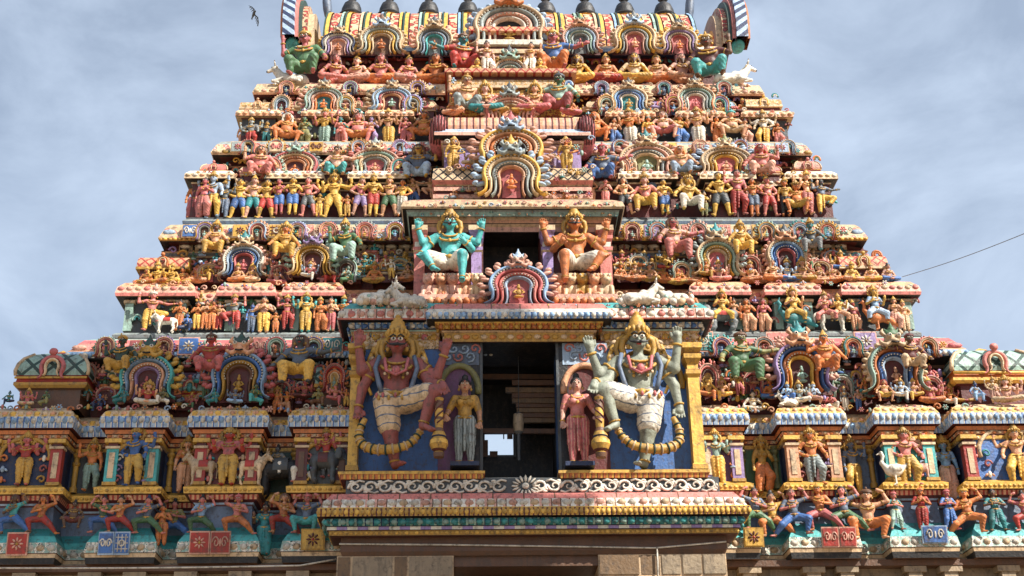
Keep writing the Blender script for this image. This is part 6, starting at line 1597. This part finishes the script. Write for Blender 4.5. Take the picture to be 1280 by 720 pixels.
# ------------------------------------------------------------------ stone base, ground, cables, bird
GR = MB(); GR.box(-600, 600, -300, 1500, -.4, 0, 'stone'); g = link('ground', GR.mesh('ground')); g['kind'] = 'structure'
YB = 31.24; zt_ = Z(693, 31.2)
def blockwall(m, xa, xb, z0, z1, Y, ks=('stone', 'timber', 'stone', 'timber', 'stone')):
    m.box(xa, xb, Y+.012, Y+1.5, z0, z1, 'cream'); z = z1; row = 0
    while z > z0+.05:
        h = min(random.uniform(.42, .55) if row else .52, z-z0); x = xa-random.uniform(0, .6)*(row % 2)
        while x < xb-.05:
            w = random.choice((.35, .5, 1.3, 1.7, 1.0)); a, b = max(x, xa)+.03, min(x+w, xb)-.03
            if b-a > .05: m.box(a, b, Y-random.uniform(.0, .03), Y+.1, z-h+.03, z-.03, random.choice(ks))
            x += w
        z -= h; row += 1
m = MB(); xa, xb = X(421, 700, YB), X(567, 700, YB); xc, xd = X(748, 700, YB), X(908, 700, YB)
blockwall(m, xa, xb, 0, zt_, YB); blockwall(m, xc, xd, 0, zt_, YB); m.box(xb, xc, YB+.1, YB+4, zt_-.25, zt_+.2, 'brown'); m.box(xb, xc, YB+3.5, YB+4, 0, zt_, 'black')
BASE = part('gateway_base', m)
# granite base left and right with bracket capitals
zr_ = Z(702, Y1); m = MB()
for a, b in ((X(-14, 700, Y1), xa), (xd-.5, X(1322, 700, Y1))):
    m = MB(); m.box(a, b, Y1+.35, Y1+3, 0, zr_+.1, 'stone')
    m.box(a, b, Y1-.02, Y1+.5, zr_-.17, zr_-.02, 'brown'); part('granite_wall', m)
def bracket(px):
    m = MB(); x = X(px, 715, Y1); z = zr_-.18
    m.box(x-.28, x+.28, Y1-.0, Y1+.4, z-.14, z, 'stone'); m.box(x-.17, x+.17, Y1+.05, Y1+.4, z-.45, z-.142, 'stone'); m.box(x-.33, x+.33, Y1+.02, Y1+.4, z-.60, z-.452, 'brown'); m.box(x-.2, x+.2, Y1+.1, Y1+.4, 0, z-.602, 'stone'); part('bracket_pilaster', m)
for px in (30, 112, 168, 232, 300, 372, 938, 1018, 1060, 1145, 1190, 1262): bracket(px)
# ---- cables
def cable(pts, r, label, k='white', name='cable'):
    m = MB(); m.tube(pts, r, k, 6); o = link(name, m.mesh(name)); thing(o, label, 'cable'); return o
YC = PB-.03
m = MB(); m.tube([W(424, 680, YC), W(560, 681, YC), W(700, 683, YC), W(818, 685, YC), W(908, 677, YC)], .022, 'white', 6); m.tube([W(821, 684, YC), W(822, 700, YC), W(823, 735, YC)], .022, 'white', 6)
o = link('conduit_pipe', m.mesh('conduit_pipe')); thing(o, 'thin white conduit running under the porch slab with one branch dropping down the stones', 'pipe')
cable([W(-30+45*i, 710-.4*i+1.8*math.sin(i/10*math.pi)-(7 if i == 10 else 0), Y1-.3) for i in range(11)], .022, 'thin white cable sagging below the shaded left plinth', name='wall_cable')
p0, p1 = W(1128, 346, 33.0), Vector((30, 18, 21.5)); e = W(1300, 284, 24)
cable([p0.lerp(e, t)+Vector((0, 0, -.06*math.sin(math.pi*t))) for t in [i/16 for i in range(17)]]+[e+(e-p0)*.5*t for t in (.3, .6, 1)], .009, 'thin dark wire crossing the sky from the right corner of the tower', 'grey', 'overhead_wire')
# ---- bird
s = SDF(.012, (-.55,-.3,-.3), (.55,.3,.3)); s.ell((0,0,0), (.055,.17,.05), .02); s.ell((0,-.18,.015), (.035,.05,.035), .02); s.cone((0,-.22,.01), (0,-.26,0), .014, .006, .005); s.chain([(0,.15,0), (0,.27,0)], [.03,.016], .02)
for q in (-1, 1):
    s.ell((q*.02,.27,0), (.03,.06,.012), .01); s.chain([(q*.04,-.03,.015), (q*.20,-.05,.08), (q*.36,.02,.07), (q*.50,.10,.02)], [.028,.022,.018,.012], .02)
    for k in range(4): s.chain([(q*(.12+.09*k),-.02+.02*k,.05), (q*(.14+.10*k),.11+.015*k,.04)], [.018,.014], .02)
bo = link('bird', s.mesh('bird'), None, W(317, 18, 26), (.62,.62,.62), mat='slate', rot=(R(-12), R(66), R(12))); thing(bo, 'dark bird gliding in the sky beside the tower top', 'bird')

# ---- made-up tower, out of view, added to shade the facade's lower left
sdv = Vector((math.sin(R(52))*math.cos(R(42)), -math.cos(R(52))*math.cos(R(42)), math.sin(R(42))))
YN = 8.0; tN = (32.4-YN)/-sdv.y; dx, dz = tN*sdv.x, tN*sdv.z
xr_ = X(585, 520, 31.5)+dx; zt_n = Z(430, 32.6, 200)+dz; m = MB(); xl_ = xr_-0+(-24); xl_ = X(-90, 560, 32.2)+dx
zz = 0; n = 7; hw0, hw1 = (xr_-xl_)/2+2.0, (xr_-xl_)/2; xc_ = (xr_+xl_)/2
for i in range(n):
    z1 = zt_n*(i+1)/n; hw_ = hw0+(hw1-hw0)*i/(n-1)
    m.box(xc_-hw_, xc_+hw_, YN-hw_*.5, YN+.3*(n-1-i)*.5, zz, z1-.5, 'peach'); m.box(xc_-hw_-.4*(i < n-1), xc_+hw_+.4*(i < n-1), YN-hw_*.5-.4, YN+.3*(n-1-i)*.5+.2, z1-.498, z1, 'cream'); zz = z1+.002
o = link('added_shade_tower', m.mesh('added_shade_tower')); thing(o, 'tall plain stepped tower added out of view to shade the facade', 'tower')
# ------------------------------------------------------------------ daylight
SUN_EL, SUN_AZ = 42.0, 52.0     # azimuth: degrees to the right of the line from tower to camera
w = bpy.data.worlds.new('World'); SC.world = w; w.use_nodes = True
nt = w.node_tree; bg = nt.nodes['Background']; L = nt.links
sd = Vector((math.sin(R(SUN_AZ))*math.cos(R(SUN_EL)), -math.cos(R(SUN_AZ))*math.cos(R(SUN_EL)), math.sin(R(SUN_EL))))
sky = N(nt, 'ShaderNodeTexSky'); sky.sky_type = 'NISHITA'; sky.sun_disc = False; sky.sun_elevation = R(SUN_EL); sky.sun_rotation = math.atan2(sd.x, sd.y)
sky.air_density = 1.0; sky.dust_density = 1.5; sky.ozone_density = 1.0
tc = N(nt, 'ShaderNodeTexCoord'); mp = N(nt, 'ShaderNodeMapping'); mp.inputs['Scale'].default_value = (1.3, 1.3, 2.0); mp.inputs['Location'].default_value = (.35, .1, .2); L.new(tc.outputs['Generated'], mp.inputs[0])
n1 = N(nt, 'ShaderNodeTexNoise', Scale=4.2, Detail=9.0, Roughness=.58, Distortion=.35); L.new(mp.outputs[0], n1.inputs['Vector'])
cr = N(nt, 'ShaderNodeValToRGB'); cr.color_ramp.elements[0].position = .40; cr.color_ramp.elements[1].position = .68; L.new(n1.outputs['Fac'], cr.inputs[0])
mf = N(nt, 'ShaderNodeMath', operation='MULTIPLY_ADD'); mf.inputs[1].default_value = .42; mf.inputs[2].default_value = .44; L.new(cr.outputs[0], mf.inputs[0])
mx = N(nt, 'ShaderNodeMixRGB'); mx.inputs['Color2'].default_value = (6.4, 7.6, 9.4, 1)
L.new(mf.outputs[0], mx.inputs['Fac']); L.new(sky.outputs[0], mx.inputs['Color1']); L.new(mx.outputs[0], bg.inputs[0]); bg.inputs[1].default_value = .062
sl = bpy.data.lights.new('sun', 'SUN'); sl.energy = 5.0; sl.angle = R(.5); sl.color = (1, .95, .87)
so = bpy.data.objects.new('sun', sl); COL.objects.link(so); so.rotation_euler = sd.to_track_quat('Z', 'Y').to_euler(); so.location = (20, -10, 40)
SC.view_settings.view_transform = 'Standard'; SC.view_settings.look = 'None'; SC.view_settings.exposure = .86; SC.view_settings.gamma = 1
try: SC.view_settings.use_curve_mapping = False
except Exception: pass
SC.cycles.max_bounces = 5; SC.cycles.use_denoising = True
